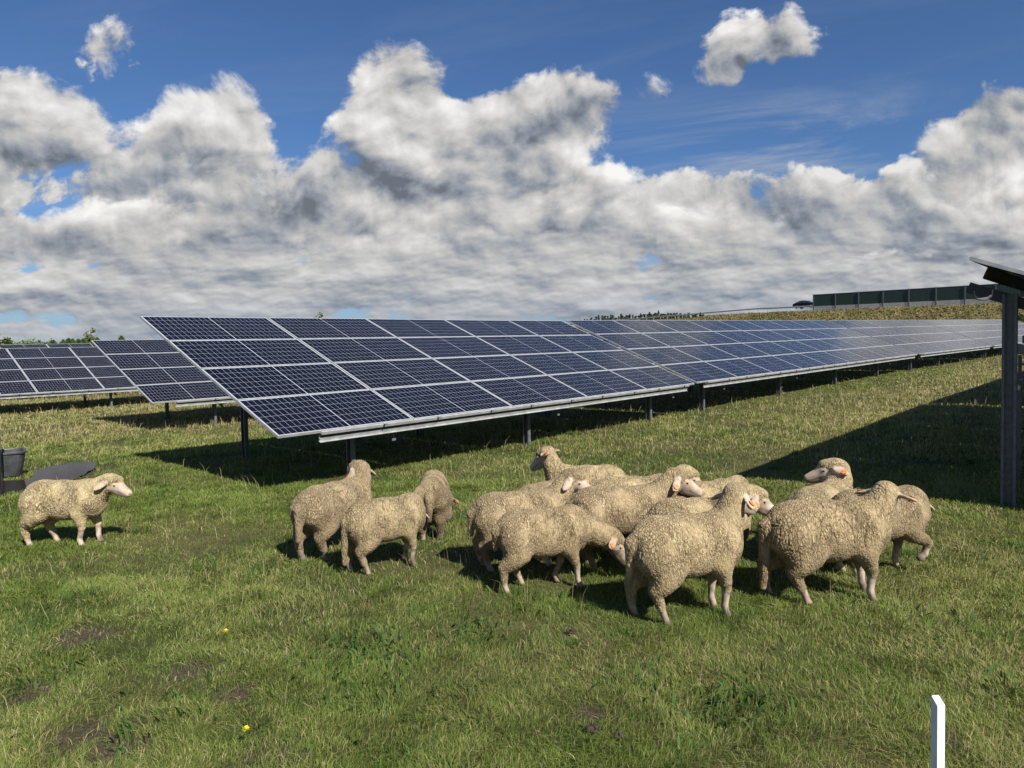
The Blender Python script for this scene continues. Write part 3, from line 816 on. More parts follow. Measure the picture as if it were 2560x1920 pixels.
    patch = np.clip(fbm(V * 5 + o, 3, 41) * 2.4 - 0.6, 0.15, 1)
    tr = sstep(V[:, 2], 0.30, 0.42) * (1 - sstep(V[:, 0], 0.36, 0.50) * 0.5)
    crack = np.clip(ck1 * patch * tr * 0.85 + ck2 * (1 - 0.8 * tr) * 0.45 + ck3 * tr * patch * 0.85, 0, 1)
    lump = fbm(V * 11 + o, 3, 51) - 0.5
    curl = (1 - a2) * 0.5
    fold = vnoise(np.stack([Wp[:, 0] * 26, V[:, 1] * 5, V[:, 2] * 4], 1) + o, 91) - 0.5
    fold = fold * (sstep(V[:, 0], 0.22, 0.40) * 0.6 + sstep(-V[:, 0], 0.20, 0.34) * sstep(V[:, 2], 0.5, 0.3) * 0.8 + 0.25) * sstep(1 - flat, 0.05, 0.4)
    disp = wool * (-0.0075 * crack + 0.005 * lump + 0.014 * fold + 0.003 * (vnoise(V * 95, 61) - 0.5))
    V = V + N * disp[:, None]
    ear = F.kindness(V, {'ear'}, 0.01); nose = F.kindness(V, {'nose'}, 0.01); hoof = F.kindness(V, {'hoof'}, 0.01)
    q = (V - H) @ Rh / 1.12
    pink = np.clip(ear * 0.2 + nose * 0.8 + 0.5 * np.exp(-((q[:, 0] - 0.19) / 0.04) ** 2) * (1 - wool), 0, 1)
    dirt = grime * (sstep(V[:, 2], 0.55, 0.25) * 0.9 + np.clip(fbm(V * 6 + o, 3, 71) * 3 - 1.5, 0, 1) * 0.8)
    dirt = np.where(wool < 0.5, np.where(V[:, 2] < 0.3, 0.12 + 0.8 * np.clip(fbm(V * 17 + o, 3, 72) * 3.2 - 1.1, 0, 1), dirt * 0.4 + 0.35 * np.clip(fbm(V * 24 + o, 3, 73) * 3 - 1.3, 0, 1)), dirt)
    # dark slit of the mouth and nostrils, grime on hooves
    nost = np.zeros(len(V))
    for sg in (-1, 1): nost = np.maximum(nost, np.exp(-(((q - np.array([0.209, sg * 0.017, -0.036])) / np.array([0.012, 0.008, 0.008])) ** 2).sum(1)))
    mouth = np.exp(-((q[:, 2] + 0.058 + (q[:, 0] - 0.19) * 0.2) / 0.006) ** 2) * (q[:, 0] > 0.10) * (q[:, 0] < 0.22)
    dirt = np.clip(dirt + (nost * 1.5 + mouth * 0.7) * (1 - wool) + hoof * 0.45, 0, 1)
    if marked:                                             # a black smear across the back
        mk = np.exp(-((V[:, 0] - 0.13) / 0.055) ** 2 - ((V[:, 1] + 0.05) / 0.075) ** 2) * (V[:, 2] > 0.52) * 2.2
        crack = np.maximum(crack, np.clip(mk * fbm(V * 22 + o, 3, 95) * 1.9, 0, 1)); dirt = np.maximum(dirt, crack * (mk > 0.4))
    if stained: pink = np.maximum(pink, np.clip(1.6 - (np.abs(q[:, 0] - 0.06) / 0.05 + np.abs(q[:, 2] - 0.045) / 0.03), 0, 1))
    h = R(heading)
    ang = rot_z(h)
    zg = gz(x0, y0)
    me = bpy.data.meshes.new('sheep')
    me.vertices.add(len(V)); me.vertices.foreach_set('co', V.astype(np.float32).ravel())
    me.loops.add(len(Q) * 4); me.loops.foreach_set('vertex_index', Q.astype(np.int32).ravel())
    me.polygons.add(len(Q)); me.polygons.foreach_set('loop_start', np.arange(0, len(Q) * 4, 4, dtype=np.int32))
    me.polygons.foreach_set('use_smooth', np.ones(len(Q), bool))
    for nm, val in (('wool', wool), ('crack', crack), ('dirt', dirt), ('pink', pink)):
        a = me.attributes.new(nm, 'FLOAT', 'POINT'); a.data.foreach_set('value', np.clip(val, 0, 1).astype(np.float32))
    me.materials.append(M['sheep']); me.update(); me.validate()
    ob = bpy.data.objects.new('sheep', me); ob.location = (x0, y0, zg); ob.rotation_euler = (0, 0, h)
    ob.scale = (size * L, size, size * 0.99)
    ob['pale'] = pale
    link_obj(ob); tag(ob, label, 'sheep', 'flock of woolly sheep on the meadow')
    # eyes and ear tags
    for sg in (-1, 1):
        m = MB(); c = hp(0.066, sg * 0.0600, 0.010)
        pts = []; n1, n2 = 8, 6
        for i in range(n2 + 1):
            th = math.pi * i / n2
            for j in range(n1):
                ph = 2 * math.pi * j / n1
                pts.append((c + Rh @ np.array([0.0125 * math.sin(th) * math.cos(ph), 0.0075 * math.cos(th), 0.0095 * math.sin(th) * math.sin(ph)])))
        fs = [(i * n1 + j, i * n1 + (j + 1) % n1, (i + 1) * n1 + (j + 1) % n1, (i + 1) * n1 + j) for i in range(n2) for j in range(n1)]
        m.add(pts, fs); m.build('eye', M['eye'], ob, smooth=True)
        if sg in tags:
            Re = Rh @ rot_x(R(sg * (-46 - ears[0]))) @ rot_z(R(sg * (14 + ears[1])))
            c = hp(-0.012, sg * 0.070, 0.020) + Re @ np.array([0.004, sg * 0.085, 0.0])
            m = MB()
            for side in (1, -1):
                cc = c + Re @ np.array([0.0, 0.006 * sg, side * 0.0165])
                poly = [(-0.020, -0.016), (0.020, -0.016), (0.022, 0.010), (0.010, 0.026), (-0.010, 0.026), (-0.022, 0.010)]
                m.prism([(cc + Re @ np.array([a, sg * b_, 0])) for a, b_ in poly], Re @ np.array([0, 0, 0.003 * side]))
            m.tube([c + Re @ np.array([0, 0, -0.02]), c + Re @ np.array([0, 0, 0.022])], 0.007, 8)
            m.build('ear_tag', M['orange'], ob)
    return ob

FLOCK = [
    (147, 1176, -4, 'lone pale sheep standing apart at left below the trough', dict(size=0.92, head=(0.555, 0, 0.629), yaw=0, pitch=16, ears=(0, 20), pale=0.95, seed=1, tags=(), grime=0.10, tail=0.30,
        legs=dict(fl=(0.06, 0), fr=(-0.03, 0), hl=(0.10, 0), hr=(-0.07, 0)))),
    (727, 1196, 60, 'sheep at left of the flock with rump to the camera and head raised', dict(size=0.95, head=(0.4, 0.03, 0.71), yaw=75, pitch=14, grime=0.4, seed=2, tags=(1,), tail=0.40, legs=dict(hl=(-0.05, 0), hr=(0.07, 0)))),
    (838, 1228, 24, 'sheep left of centre with long hanging tail and head hidden behind its chest', dict(size=0.87, L=0.82, head=(0.40, 0.22, 0.43), yaw=75, pitch=35, pale=0.25, seed=3, tags=(), tail=0.50, bend=0.35,
        legs=dict(hl=(-0.10, 0), hr=(0.05, 0), fl=(0.0, 0), fr=(0.02, 0)))),
    (936, 1155, 93, 'sheep seen from behind grazing with head down, left of centre', dict(size=0.86, head=(0.64, -0.13, 0.24), yaw=-12, pitch=60, seed=4, tags=(-1,), tail=0.36, grime=0.9)),
    (1128, 1224, 12, 'sheep looking right with pale ear, half covered by the grazing one', dict(size=0.92, head=(0.52, -0.03, 0.735), yaw=-30, pitch=16, grime=0.5, seed=5, tags=(), tail=0.30, legs=dict(hl=(-0.06, 0), hr=(-0.02, 0)))),
    (1176, 1270, 12, 'grazing sheep in the middle front with lowered head and one orange tag', dict(size=0.88, L=0.82, head=(0.72, -0.04, 0.36), yaw=-12, pitch=44, grime=0.35, seed=6, tags=(-1,), tail=0.26,
        legs=dict(hl=(0.10, 0), hr=(-0.10, 0), fl=(-0.10, 0), fr=(0.08, 0)), ears=(-8, 0))),
    (1175, 1150, 50, 'sheep showing only its rounded rump below the sheep that looks left', dict(size=0.88, head=(0.62, 0, 0.25), yaw=0, pitch=60, seed=7, tags=(), tail=0.3, depth=6.2, grime=0.8)),
    (1262, 1140, 172, 'rearmost sheep standing with raised head looking left, white ear with orange tag', dict(size=0.95, L=0.86, head=(0.47, -0.03, 0.753), yaw=-28, pitch=22, ears=(-20, 60), pale=0.35, seed=8, tags=(1,), depth=6.75, tail=0.3, fat=0.95)),
    (1370, 1185, 6, 'sheep in the middle row whose pale face peers over its neighbour', dict(size=0.95, L=0.86, head=(0.56, 0, 0.646), yaw=-20, pitch=25, pale=0.8, seed=9, tags=(), depth=6.1, tail=0.3)),
    (1338, 1205, 4, 'sheep in the centre gazing right with raised head, ear tag and orange stained face', dict(size=0.97, L=0.88, head=(0.53, -0.02, 0.704), yaw=-8, pitch=16, grime=0.55, seed=10, stained=True, tags=(-1,), depth=5.6, tail=0.3)),
    (1512, 1190, 14, 'sheep tucked behind the front sheep, showing only a strip of back', dict(size=0.95, L=0.82, head=(0.48, 0.04, 0.581), yaw=20, pitch=25, pale=0.6, seed=11, tags=(), depth=5.8, tail=0.3)),
    (1486, 1333, 14, 'front sheep nearest the camera, head raised and turned away', dict(size=1.0, L=0.8, head=(0.465, 0.02, 0.742), yaw=18, pitch=12, ears=(-14, 10), pale=0.2, seed=12, tags=(-1,), tail=0.33,
        legs=dict(hl=(-0.10, 0), hr=(0.06, 0), fl=(0.03, 0), fr=(0.02, 0)), grime=0.3)),
    (1508, 1265, 8, 'sheep with dark marks on its back looking right behind the front sheep', dict(size=0.95, L=0.86, head=(0.5, -0.02, 0.646), yaw=-12, pitch=20, ears=(-10,-10), pale=0.4, seed=13, marked=True, tags=(-1,), depth=5.15, tail=0.3)),
    (1776, 1200, 42, 'sheep at the edge of the shadow turning its head back to the left', dict(size=0.95, L=0.86, head=(0.36, 0.05, 0.737), yaw=112, pitch=10, ears=(-5, 40), pale=0.4, seed=14, tags=(1,), depth=5.60, tail=0.3)),
    (1788, 1295, 3, 'large sheep at right seen from behind its head, an orange tag in both ears', dict(size=1.02, head=(0.475, 0.03, 0.672), yaw=42, pitch=20, ears=(-34, -6), L=0.88, grime=0.45, seed=15, tags=(1, -1), tail=0.52,
        legs=dict(hl=(-0.10, 0), hr=(0.10, 0), fl=(0.08, 0), fr=(0.03, 0)), fat=1.05)),
    (1900, 1258, 4, 'rightmost sheep lifting one foreleg behind the large sheep', dict(size=0.96, head=(0.44, 0.2, 0.495), yaw=80, pitch=30, L=0.88, grime=0.5, seed=16, tags=(), depth=5.30, tail=0.3,
        legs=dict(fr=(0.10, 0.12), fl=(-0.02, 0)), bend=0.3)),
]
for _px, _py, _h, _lab, _kw in FLOCK: make_sheep(_px, _py, _h, _lab, **_kw)

# ------------------------------------------------------------------ road on its embankment, barrier, guardrail, car
def rp(s, n=0.0, dz=0.0):                                  # a point beside the road: along, towards the field, above the kerb
    p = ROAD_P + ROAD_D * s + ROAD_N * n
    return np.array([p[0], p[1], float(road_z(np.array(s))) + dz])
def build_road():
    ss = np.linspace(-120, 160, 60); v = []; f = []
    for s in ss:
        for n in (0.6, -9.5): v.append(rp(s, n, -0.20))
    for i in range(len(ss) - 1): f.append((2 * i, 2 * i + 1, 2 * i + 3, 2 * i + 2))
    me = bpy.data.meshes.new('road'); me.from_pydata([tuple(p) for p in v], [], f); me.materials.append(M['asphalt'])
    tag(link_obj(bpy.data.objects.new('road', me)), kind='structure')
build_road()
def s_at(px):                                              # where the road line crosses a column of the photo
    lo, hi = -110.0, 150.0
    for _ in range(50):
        mid = (lo + hi) / 2; p = rp(mid, 1.6); c = CM.T @ (p - np.array([0, 0, CAM_Z]))
        if 1280 + 1780 * c[0] / c[2] < px: hi = mid
        else: lo = mid
    return lo
S_WALL = s_at(2034)
D_ROAD = np.array([ROAD_D[0], ROAD_D[1], -0.012]); N_ROAD = np.array([ROAD_N[0], ROAD_N[1], 0])
UPV = np.array([0, 0, 1.0])
def build_barrier():
    b0 = rp(S_WALL, 1.6)
    root = empty('noise_barrier', b0, 'dark green ribbed noise barrier on a pale concrete base along the road', 'noise barrier')
    m, nt, b = new_mat('green_ribbed_panel')
    x, y, z = sep(nt, texco(nt, 'Object'))
    along = x * float(ROAD_D[0]) + y * float(ROAD_D[1])
    rib = (along / 0.17).mod(1.0)
    c = mixc(nt, (rib - 0.5).abs().ramp(0.15, 0.35), (0.010, 0.026, 0.020, 1), (0.024, 0.052, 0.042, 1))
    nt.links.new(c.s, b.inputs['Base Color']); b.inputs['Roughness'].default_value = 0.6
    bp = nt.nodes.new('ShaderNodeBump'); bp.inputs['Distance'].default_value = 0.04; nt.links.new((rib - 0.5).abs().s, bp.inputs['Height']); nt.links.new(bp.outputs[0], b.inputs['Normal'])
    M['barrier'] = m
    n = 16; step = 4.0
    for i in range(n):
        s0 = -i * step
        q = lambda s, dz: rp(S_WALL + s, 1.6, dz) - b0
        c0, c1 = q(s0 - 0.10, 0), q(s0 - step + 0.10, 0)
        d = (c1 - c0) / 2; mid = (c0 + c1) / 2
        k = MB(); k.obox(mid + UPV * 0.22, d, N_ROAD * 0.07, UPV * 0.36); k.build('base_slab', M['concrete'], root)
        k = MB(); k.obox(mid + UPV * 1.60, d, N_ROAD * 0.05, UPV * 1.015)
        k.build('barrier_panel', M['barrier'], root)
        k = MB(); k.obox(mid + UPV * 2.635, d, N_ROAD * 0.065, UPV * 0.020); k.build('top_rail', M['alu'], root)
    for i in range(n + 1):
        p = rp(S_WALL - i * step, 1.6) - b0
        k = MB(); k.obox(p + UPV * 1.20, D_ROAD * 0.09, N_ROAD * 0.11, UPV * 1.48); k.build('barrier_post', M['steel'], root)
        k = MB(); k.obox(p - UPV * 0.35, D_ROAD * 0.22, N_ROAD * 0.24, UPV * 0.16); k.build('footing', M['concrete'], root)
build_barrier()
def build_guardrail():
    b0 = rp(S_WALL + 0.4, 1.2)
    root = empty('guardrail', b0, 'long steel guardrail along the road, ending at the noise barrier', 'guardrail')
    L = 112.0
    prof = [(0.0, 0.60), (0.05, 0.64), (0.05, 0.69), (0.0, 0.735), (0.05, 0.78), (0.05, 0.84), (0.0, 0.88)]
    v = []; f = []; ss = np.linspace(0, L, 29)
    for s in ss:
        p = rp(S_WALL + 0.4 + s, 1.2) - b0
        for (n, z) in prof: v.append(p + N_ROAD * n + UPV * (z - 0.12))
    k = len(prof)
    for i in range(len(ss) - 1):
        for j in range(k - 1): f.append((i * k + j, i * k + j + 1, (i + 1) * k + j + 1, (i + 1) * k + j))
    me = bpy.data.meshes.new('rail'); me.from_pydata([tuple(p) for p in v], [], f); me.materials.append(M['alu'])
    o = link_obj(bpy.data.objects.new('rail', me), root); sm = o.modifiers.new('thickness', 'SOLIDIFY'); sm.thickness = 0.006
    pm = MB(); pm.obox((0, 0, 0.22), D_ROAD * 0.035, N_ROAD * 0.05, UPV * 0.52); pme = pm.mesh('rail_post', M['alu'])
    s = 1.0
    while s < L:
        o = bpy.data.objects.new('rail_post', pme); o.location = rp(S_WALL + 0.4 + s, 1.1) - b0; link_obj(o, root); s += 2.0
build_guardrail()
def build_car():
    sc = s_at(1996) 
    p = rp(sc, -1.0, 0.42)
    root = empty('parked_car', p, 'dark fastback car on the road behind the guardrail', 'car')
    root['label'] = 'dark car on the road behind the guardrail'
    root.name = 'car'
    fwd = -D_ROAD / np.linalg.norm(D_ROAD); side = np.cross(UPV, fwd); side /= np.linalg.norm(side)
    T = lambda x, y, z: fwd * x + side * y + UPV * z
    # side outline, nose at +x
    low = [(2.20, .32), (2.26, .55), (2.15, .72), (1.55, .86), (0.95, .93), (-1.75, .98), (-2.18, .93), (-2.26, .60), (-2.20, .32)]
    body = MB()
    def loft(outl, widths, mb, mat=0):
        n = len(outl); V = []
        for sgn in (1, -1):
            for (x, z), w in zip(outl, widths): V.append(T(x, sgn * w, z))
        F = [tuple(range(n)), tuple(range(n, 2 * n))[::-1]] + [(i, n + i, n + (i + 1) % n, (i + 1) % n) for i in range(n)]
        F = [g[::-1] for g in F]
        mb.add(V, F, mat)
    loft(low, [.78, .80, .80, .84, .86, .86, .82, .80, .78], body)
    body.build('body', M['car_paint'], root, bevel=0.05)
    cab = MB(); loft([(1.00, .92), (0.25, 1.36), (-0.30, 1.43), (-0.95, 1.40), (-1.75, 1.10), (-2.05, .95)], [.80, .60, .58, .58, .66, .76], cab); cab.build('cabin', M['car_paint'], root, bevel=0.04)
    for sgn in (1, -1):
        for win in ([(0.80, .97), (0.22, 1.30), (-0.28, 1.36), (-0.30, .98)], [(-0.38, .99), (-0.36, 1.36), (-0.92, 1.33), (-1.45, 1.08), (-1.45, 1.0)]):
            k = MB(); 
            wof = lambda z: .815 - (z - .92) * .46
            P = [T(x, sgn * (wof(z) + 0.012), z) for x, z in win]; k.prism(P, side * sgn * 0.012); k.build('side_window', M['car_glass'], root)
        k = MB(); k.obox(T(0.72, sgn * .93, 1.02), fwd * .06, side * .09, UPV * .055); k.build('wing_mirror', M['car_paint'], root)
        k = MB(); k.obox(T(2.12, sgn * .62, .66), fwd * .10, side * .14, UPV * .06); k.build('headlight', M['alu'], root)
    for x in (1.38, -1.38):
        for sgn in (1, -1):
            k = MB(); k.tube([T(x, sgn * .68, .32), T(x, sgn * .90, .32)], .32, 24); w = k.build('wheel', M['tyre'], root)
            k = MB(); k.tube([T(x, sgn * .86, .32), T(x, sgn * .915, .32)], .20, 16); k.build('rim', M['alu'], w)
    root.rotation_euler = (0, 0, 0)
build_car()

# ------------------------------------------------------------------ trees
def leaf_material(name, c0, c1):
    m, nt, b = new_mat(name)
    at = nt.nodes.new('ShaderNodeAttribute'); at.attribute_name = 'tone'
    c = mixc(nt, S(nt, at.outputs['Fac']), c0 + (1,), c1 + (1,))
    nt.links.new(c.s, b.inputs['Base Color']); b.inputs['Roughness'].default_value = 0.7; b.inputs['Specular IOR Level'].default_value = 0.2
    return m
M['needle'] = leaf_material('conifer_needles', (0.022, 0.036, 0.014), (0.060, 0.082, 0.030))
M['leaf'] = leaf_material('broad_leaves', (0.045, 0.075, 0.022), (0.115, 0.15, 0.045))
M['thuja'] = leaf_material('thuja_foliage', (0.030, 0.058, 0.016), (0.075, 0.120, 0.032))
M['dryleaf'] = leaf_material('dry_weeds', (0.10, 0.075, 0.035), (0.22, 0.17, 0.085))
M['bark'] = simple('bark', (0.12, 0.09, 0.065), 0.9, 0, 0.3, 6)
def leaf_mesh(name, C, D, size, tone, mat, seed, aspect=0.5):
    """many small two-triangle leaves: centres, directions"""
    r = np.random.default_rng(seed); n = len(C)
    D = D / (np.linalg.norm(D, axis=1)[:, None] + 1e-9)
    q = r.normal(size=(n, 3)); s = np.cross(D, q); s /= np.linalg.norm(s, axis=1)[:, None] + 1e-9
    L = (size * r.uniform(0.6, 1.3, n))[:, None]
    V = np.stack([C - D * L * 0.5, C + s * L * aspect * 0.5, C + D * L * 0.5, C - s * L * aspect * 0.5], 1).reshape(-1, 3)
    F = np.arange(4 * n).reshape(-1, 4)
    me = bpy.data.meshes.new(name); me.vertices.add(4 * n); me.vertices.foreach_set('co', V.astype(np.float32).ravel())
    me.loops.add(4 * n); me.loops.foreach_set('vertex_index', F.astype(np.int32).ravel())
    me.polygons.add(n); me.polygons.foreach_set('loop_start', np.arange(0, 4 * n, 4, dtype=np.int32))
    a = me.attributes.new('tone', 'FLOAT', 'POINT'); a.data.foreach_set('value', np.repeat(np.clip(tone, 0, 1), 4).astype(np.float32))
    me.materials.append(mat); me.update(); me.validate(); return me
def conifer_meshes(h, w, seed, mat, kind='fir'):
    r = np.random.default_rng(seed); C = []; D = []; T = []
    if kind == 'fir':
        z = 0.12 * h
        while z < h * 0.985:
            f = 1 - z / h; rad = w * (f ** 0.85) * r.uniform(0.75, 1.15) + 0.10
            nb = int(5 + 6 * f)
            for k in range(nb):
                az = r.uniform(0, 2 * math.pi); ln = rad * r.uniform(0.55, 1.15); m = int(10 + 22 * f)
                t = r.uniform(0.1, 1, m); p = np.stack([np.cos(az) * ln * t, np.sin(az) * ln * t, z + 0.10 * ln * t - 0.35 * ln * t ** 2 + r.normal(0, 0.05, m)], 1) + r.normal(0, 0.09, (m, 3))
                C.append(p); D.append(np.tile([np.cos(az), np.sin(az), -0.3], (m, 1)) + r.normal(0, 0.5, (m, 3))); T.append(np.full(m, r.uniform(0, 1)) * 0.7 + r.uniform(0, .3, m))
            z += h * r.uniform(0.025, 0.045)
        return leaf_mesh('foliage', np.concatenate(C), np.concatenate(D), 0.42 * h / 12, np.concatenate(T), mat, seed, 0.4)
    if kind == 'thuja':
        n = 3200; z = r.uniform(0.03, 1, n); prof = np.sin(np.clip(z, 0, 1) * math.pi * 0.5 + 0.55) ** 1 * (1 - z ** 3.2) ** 0.7
        az = r.uniform(0, 2 * math.pi, n); lump = 1 + 0.22 * np.sin(az * 3 + z * 9 + seed) * np.sin(z * 14 + seed)
        rad = w * prof * lump * np.sqrt(r.uniform(0.45, 1.05, n))
        C = np.stack([np.cos(az) * rad, np.sin(az) * rad, z * h], 1); D = np.stack([np.cos(az) * 0.5, np.sin(az) * 0.5, np.full(n, 1.0)], 1) + r.normal(0, 0.25, (n, 3))
        return leaf_mesh('foliage', C, D, 0.24 * h / 4, np.clip(0.5 + 0.35 * (lump - 1) * 4 + r.normal(0, 0.15, n), 0, 1), mat, seed, 0.45)
    # airy broadleaf
    n = 26 if kind == 'birch' else 40
    for k in range(n):
        zc = r.uniform(0.30, 0.97); rr = w * (1.15 - zc) ** 0.6 * r.uniform(0.2, 1.0); az = r.uniform(0, 2 * math.pi)
        m = int(r.uniform(25, 75)); c = np.array([math.cos(az) * rr, math.sin(az) * rr, zc * h])
        C.append(c + r.normal(0, 1, (m, 3)) * np.array([0.14, 0.14, 0.10]) * w * 1.2); D.append(r.normal(0, 1, (m, 3)) + np.array([0, 0, -0.4])); T.append(np.full(m, r.uniform(0, .8)) + r.uniform(0, .3, m))
    return leaf_mesh('foliage', np.concatenate(C), np.concatenate(D), 0.055 * h, np.concatenate(T), mat, seed, 0.6)
def trunk_mesh(h, w, seed, limbs=0):
    r = np.random.default_rng(seed); m = MB()
    m.tube([(0, 0, -0.3), (0.02 * h * r.normal(), 0.0, h * 0.5), (0.0, 0.0, h * 0.94)], [w, w * 0.65, w * 0.15], 7)
    for k in range(limbs):
        z = h * r.uniform(0.25, 0.75); az = r.uniform(0, 6.28); l = h * r.uniform(0.15, 0.28)
        m.tube([(0, 0, z), (math.cos(az) * l * .6, math.sin(az) * l * .6, z + l * .5), (math.cos(az) * l, math.sin(az) * l, z + l)], [w * .35, w * .2, w * .06], 5)
    return m.mesh('trunk', M['bark'])
KINDS = {}
def tree_kind(key, h, w, seed, mat, kind, limbs=0):
    KINDS[key] = (conifer_meshes(h, w, seed, mat, kind), trunk_mesh(h, 0.018 * h, seed, limbs), h)
for i in range(5): tree_kind(('fir', i), 12.0, 2.1 + 0.3 * i, 40 + i, M['needle'], 'fir')
for i in range(4): tree_kind(('thuja', i), 4.0, 0.95 + 0.12 * i, 60 + i, M['thuja'], 'thuja')
tree_kind(('birch', 0), 6.0, 1.35, 71, M['leaf'], 'birch', 10)
tree_kind(('bush', 0), 3.0, 1.7, 73, M['leaf'], 'bush', 6); tree_kind(('bush', 1), 3.0, 1.5, 74, M['leaf'], 'bush', 6)
def plant(key, x, y, h, name, label, cat, group, z=None, squash=1.0):
    fol, tr, h0 = KINDS[key]
    z = gz(x, y) if z is None else z
    root = empty(name, (x, y, z), label, cat, group); s = h / h0
    root.scale = (s * squash, s * squash, s); root.rotation_euler = (0, 0, rng.uniform(0, 6.28))
    link_obj(bpy.data.objects.new('crown', fol), root); link_obj(bpy.data.objects.new('trunk', tr), root)
    return root
# the line of firs behind the road: (column, row of the tip) in the photo
_fir_r = np.random.default_rng(5)
px = 1436.0
firs = []
for (a, b, n) in ((1436, 1490, 7), (1490, 1560, 13), (1560, 1640, 17), (1640, 1725, 18), (1725, 1760, 5)):
    for k in range(n):
        t = (k + _fir_r.uniform(0.1, 0.9)) / n; firs.append(a + (b - a) * t)
for i, px in enumerate(firs):
    tip = np.interp(px, [1436, 1470, 1500, 1560, 1600, 1650, 1700, 1750], [801, 797, 789, 785, 783, 782, 781, 783]) + _fir_r.normal(0, 2.6)
    y = 225 + _fir_r.uniform(-12, 20)
    p = at_y(px, tip, y); base = gz(p[0], p[1]); h = max(5.0, p[2] - base)
    plant(('fir', i % 5), p[0], p[1], h, 'fir_tree', 'dark fir in the row behind the guardrail', 'tree', 'firs behind the road', squash=min(1.0, 11 / h) * _fir_r.uniform(1.0, 1.5))
# small trees beyond the tables at left: column, tip row, base distance
def far_tree(key, px, tip, y, name, label, group=None, squash=1.0):
    p = at_y(px, tip, y); plant(key, p[0], p[1], p[2] - gz(p[0], p[1]), name, label, 'tree', group, squash=squash)
far_tree(('birch', 0), 226, 816, 75, 'birch_tree', 'airy young birch standing taller than the thujas, left of the near table', squash=0.8)
far_tree(('birch', 0), 797, 776, 85, 'birch_tree', 'lone slender tree top poking up behind the near table', squash=0.75)
far_tree(('birch', 0), -4, 829, 60, 'birch_tree', 'loose leafy tree at the left edge of the photo', squash=1.3)
far_tree(('thuja', 0), 17, 848, 62, 'thuja_tree', 'bright green pointed thuja beside the tree at the left edge', squash=1.15)
far_tree(('bush', 0), 58, 858, 70, 'bush', 'low bush behind the left solar table, leftmost of three', squash=1.5)
far_tree(('bush', 1), 80, 853, 70, 'bush', 'low bush with spiky top behind the left solar table, middle of three', squash=1.2)
far_tree(('bush', 0), 100, 858, 72, 'bush', 'low bush behind the left solar table, rightmost of three', squash=1.4)
far_tree(('thuja', 1), 132, 852, 70, 'thuja_tree', 'wide rounded thuja, first right of the bushes', squash=1.2)
far_tree(('thuja', 2), 158, 850, 70, 'thuja_tree', 'narrow thuja between the wide one and a close pair', squash=0.7)
far_tree(('thuja', 3), 172, 847, 70, 'thuja_tree', 'taller thuja of the close pair left of the birch', squash=0.85)
far_tree(('thuja', 0), 182, 848, 71, 'thuja_tree', 'shorter thuja of the close pair left of the birch', squash=0.7)
far_tree(('thuja', 1), 196, 849, 70, 'thuja_tree', 'rounded thuja just left of the birch', squash=0.9)
far_tree(('thuja', 2), 208, 848, 74, 'thuja_tree', 'pale thuja at the foot of the birch', squash=0.9)
far_tree(('thuja', 3), 243, 845, 74, 'thuja_tree', 'small thuja right of the birch', squash=0.7)
far_tree(('thuja', 0), 303, 841, 70, 'thuja_tree', 'small tree top showing left of the near table edge', squash=0.9)
far_tree(('thuja', 1), 2471, 794, 98, 'thuja_tree', 'dark rounded shrub at the foot of the bank, left of the dark post', squash=1.3)
far_tree(('bush', 1), 2445, 798, 98, 'bush', 'olive bush low on the bank, farther left of the dark post', squash=1.2)
far_tree(('bush', 0), 2497, 794, 96, 'bush', 'yellowish bush at the foot of the bank touching the dark post', squash=1.1)
far_tree(('thuja', 2), 2553, 785, 90, 'thuja_tree', 'dark shrub on the bank at the right edge of the photo', squash=1.2)

# ------------------------------------------------------------------ trough, standpipe, stake, cabinet, cables
def build_trough():
    c1 = at_z(60 , 1187, 0)                                # lower right corner as seen
    L, Wd, H = 1.15, 0.62, 0.34
    ax = np.array([0.82, 0.57, 0]); ay = np.array([-0.57, 0.82, 0])
    cen = np.array([c1[0] + 0.06, c1[1], 0]) - ax * L / 2 + ay * Wd / 2
    root = empty('water_trough', (cen[0], cen[1], -0.01), 'black plastic water trough at the left edge standing in the puddle', 'trough')
    def ring(lx, ly, z, rad=0.12, n=5):
        P = []
        for (sx, sy, a0) in ((1, 1, 0), (-1, 1, 90), (-1, -1, 180), (1, -1, 270)):
            for k in range(n):
                a = R(a0 + 90 * k / (n - 1)); P.append(ax * (sx * (lx - rad) + rad * math.cos(a)) + ay * (sy * (ly - rad) + rad * math.sin(a)) + np.array([0, 0, z]))
        return P
    def skin(rings, closed_bottom=True, flip=False):
        m = MB(); n = len(rings[0]); V = [p for r_ in rings for p in r_]; F = []
        for i in range(len(rings) - 1):
            for j in range(n): F.append((i * n + j, i * n + (j + 1) % n, (i + 1) * n + (j + 1) % n, (i + 1) * n + j))
        F.append(tuple(range(n))[::-1]); F.append(tuple(range((len(rings) - 1) * n, len(rings) * n)))
        m.add(V, F); return m
    lx, ly = L / 2, Wd / 2
    skin([ring(lx * .86, ly * .80, 0), ring(lx * .95, ly * .92, H * .7), ring(lx * .97, ly * .95, H), ring(lx, ly, H), ring(lx, ly, H + 0.035), ring(lx * .93, ly * .90, H + 0.035), ring(lx * .92, ly * .88, H - 0.02), ring(lx * .84, ly * .75, 0.05)]).build('tub', M['trough'], root, smooth=False, bevel=0.006)
    w = MB(); P = ring(lx * .90, ly * .85, H * .72); w.add(P, [tuple(range(len(P)))]); 
    wm, nt, b = new_mat('trough_water'); b.inputs['Base Color'].default_value = (0.02, 0.024, 0.022, 1); b.inputs['Roughness'].default_value = 0.04
    w.build('water', wm, root)
build_trough()
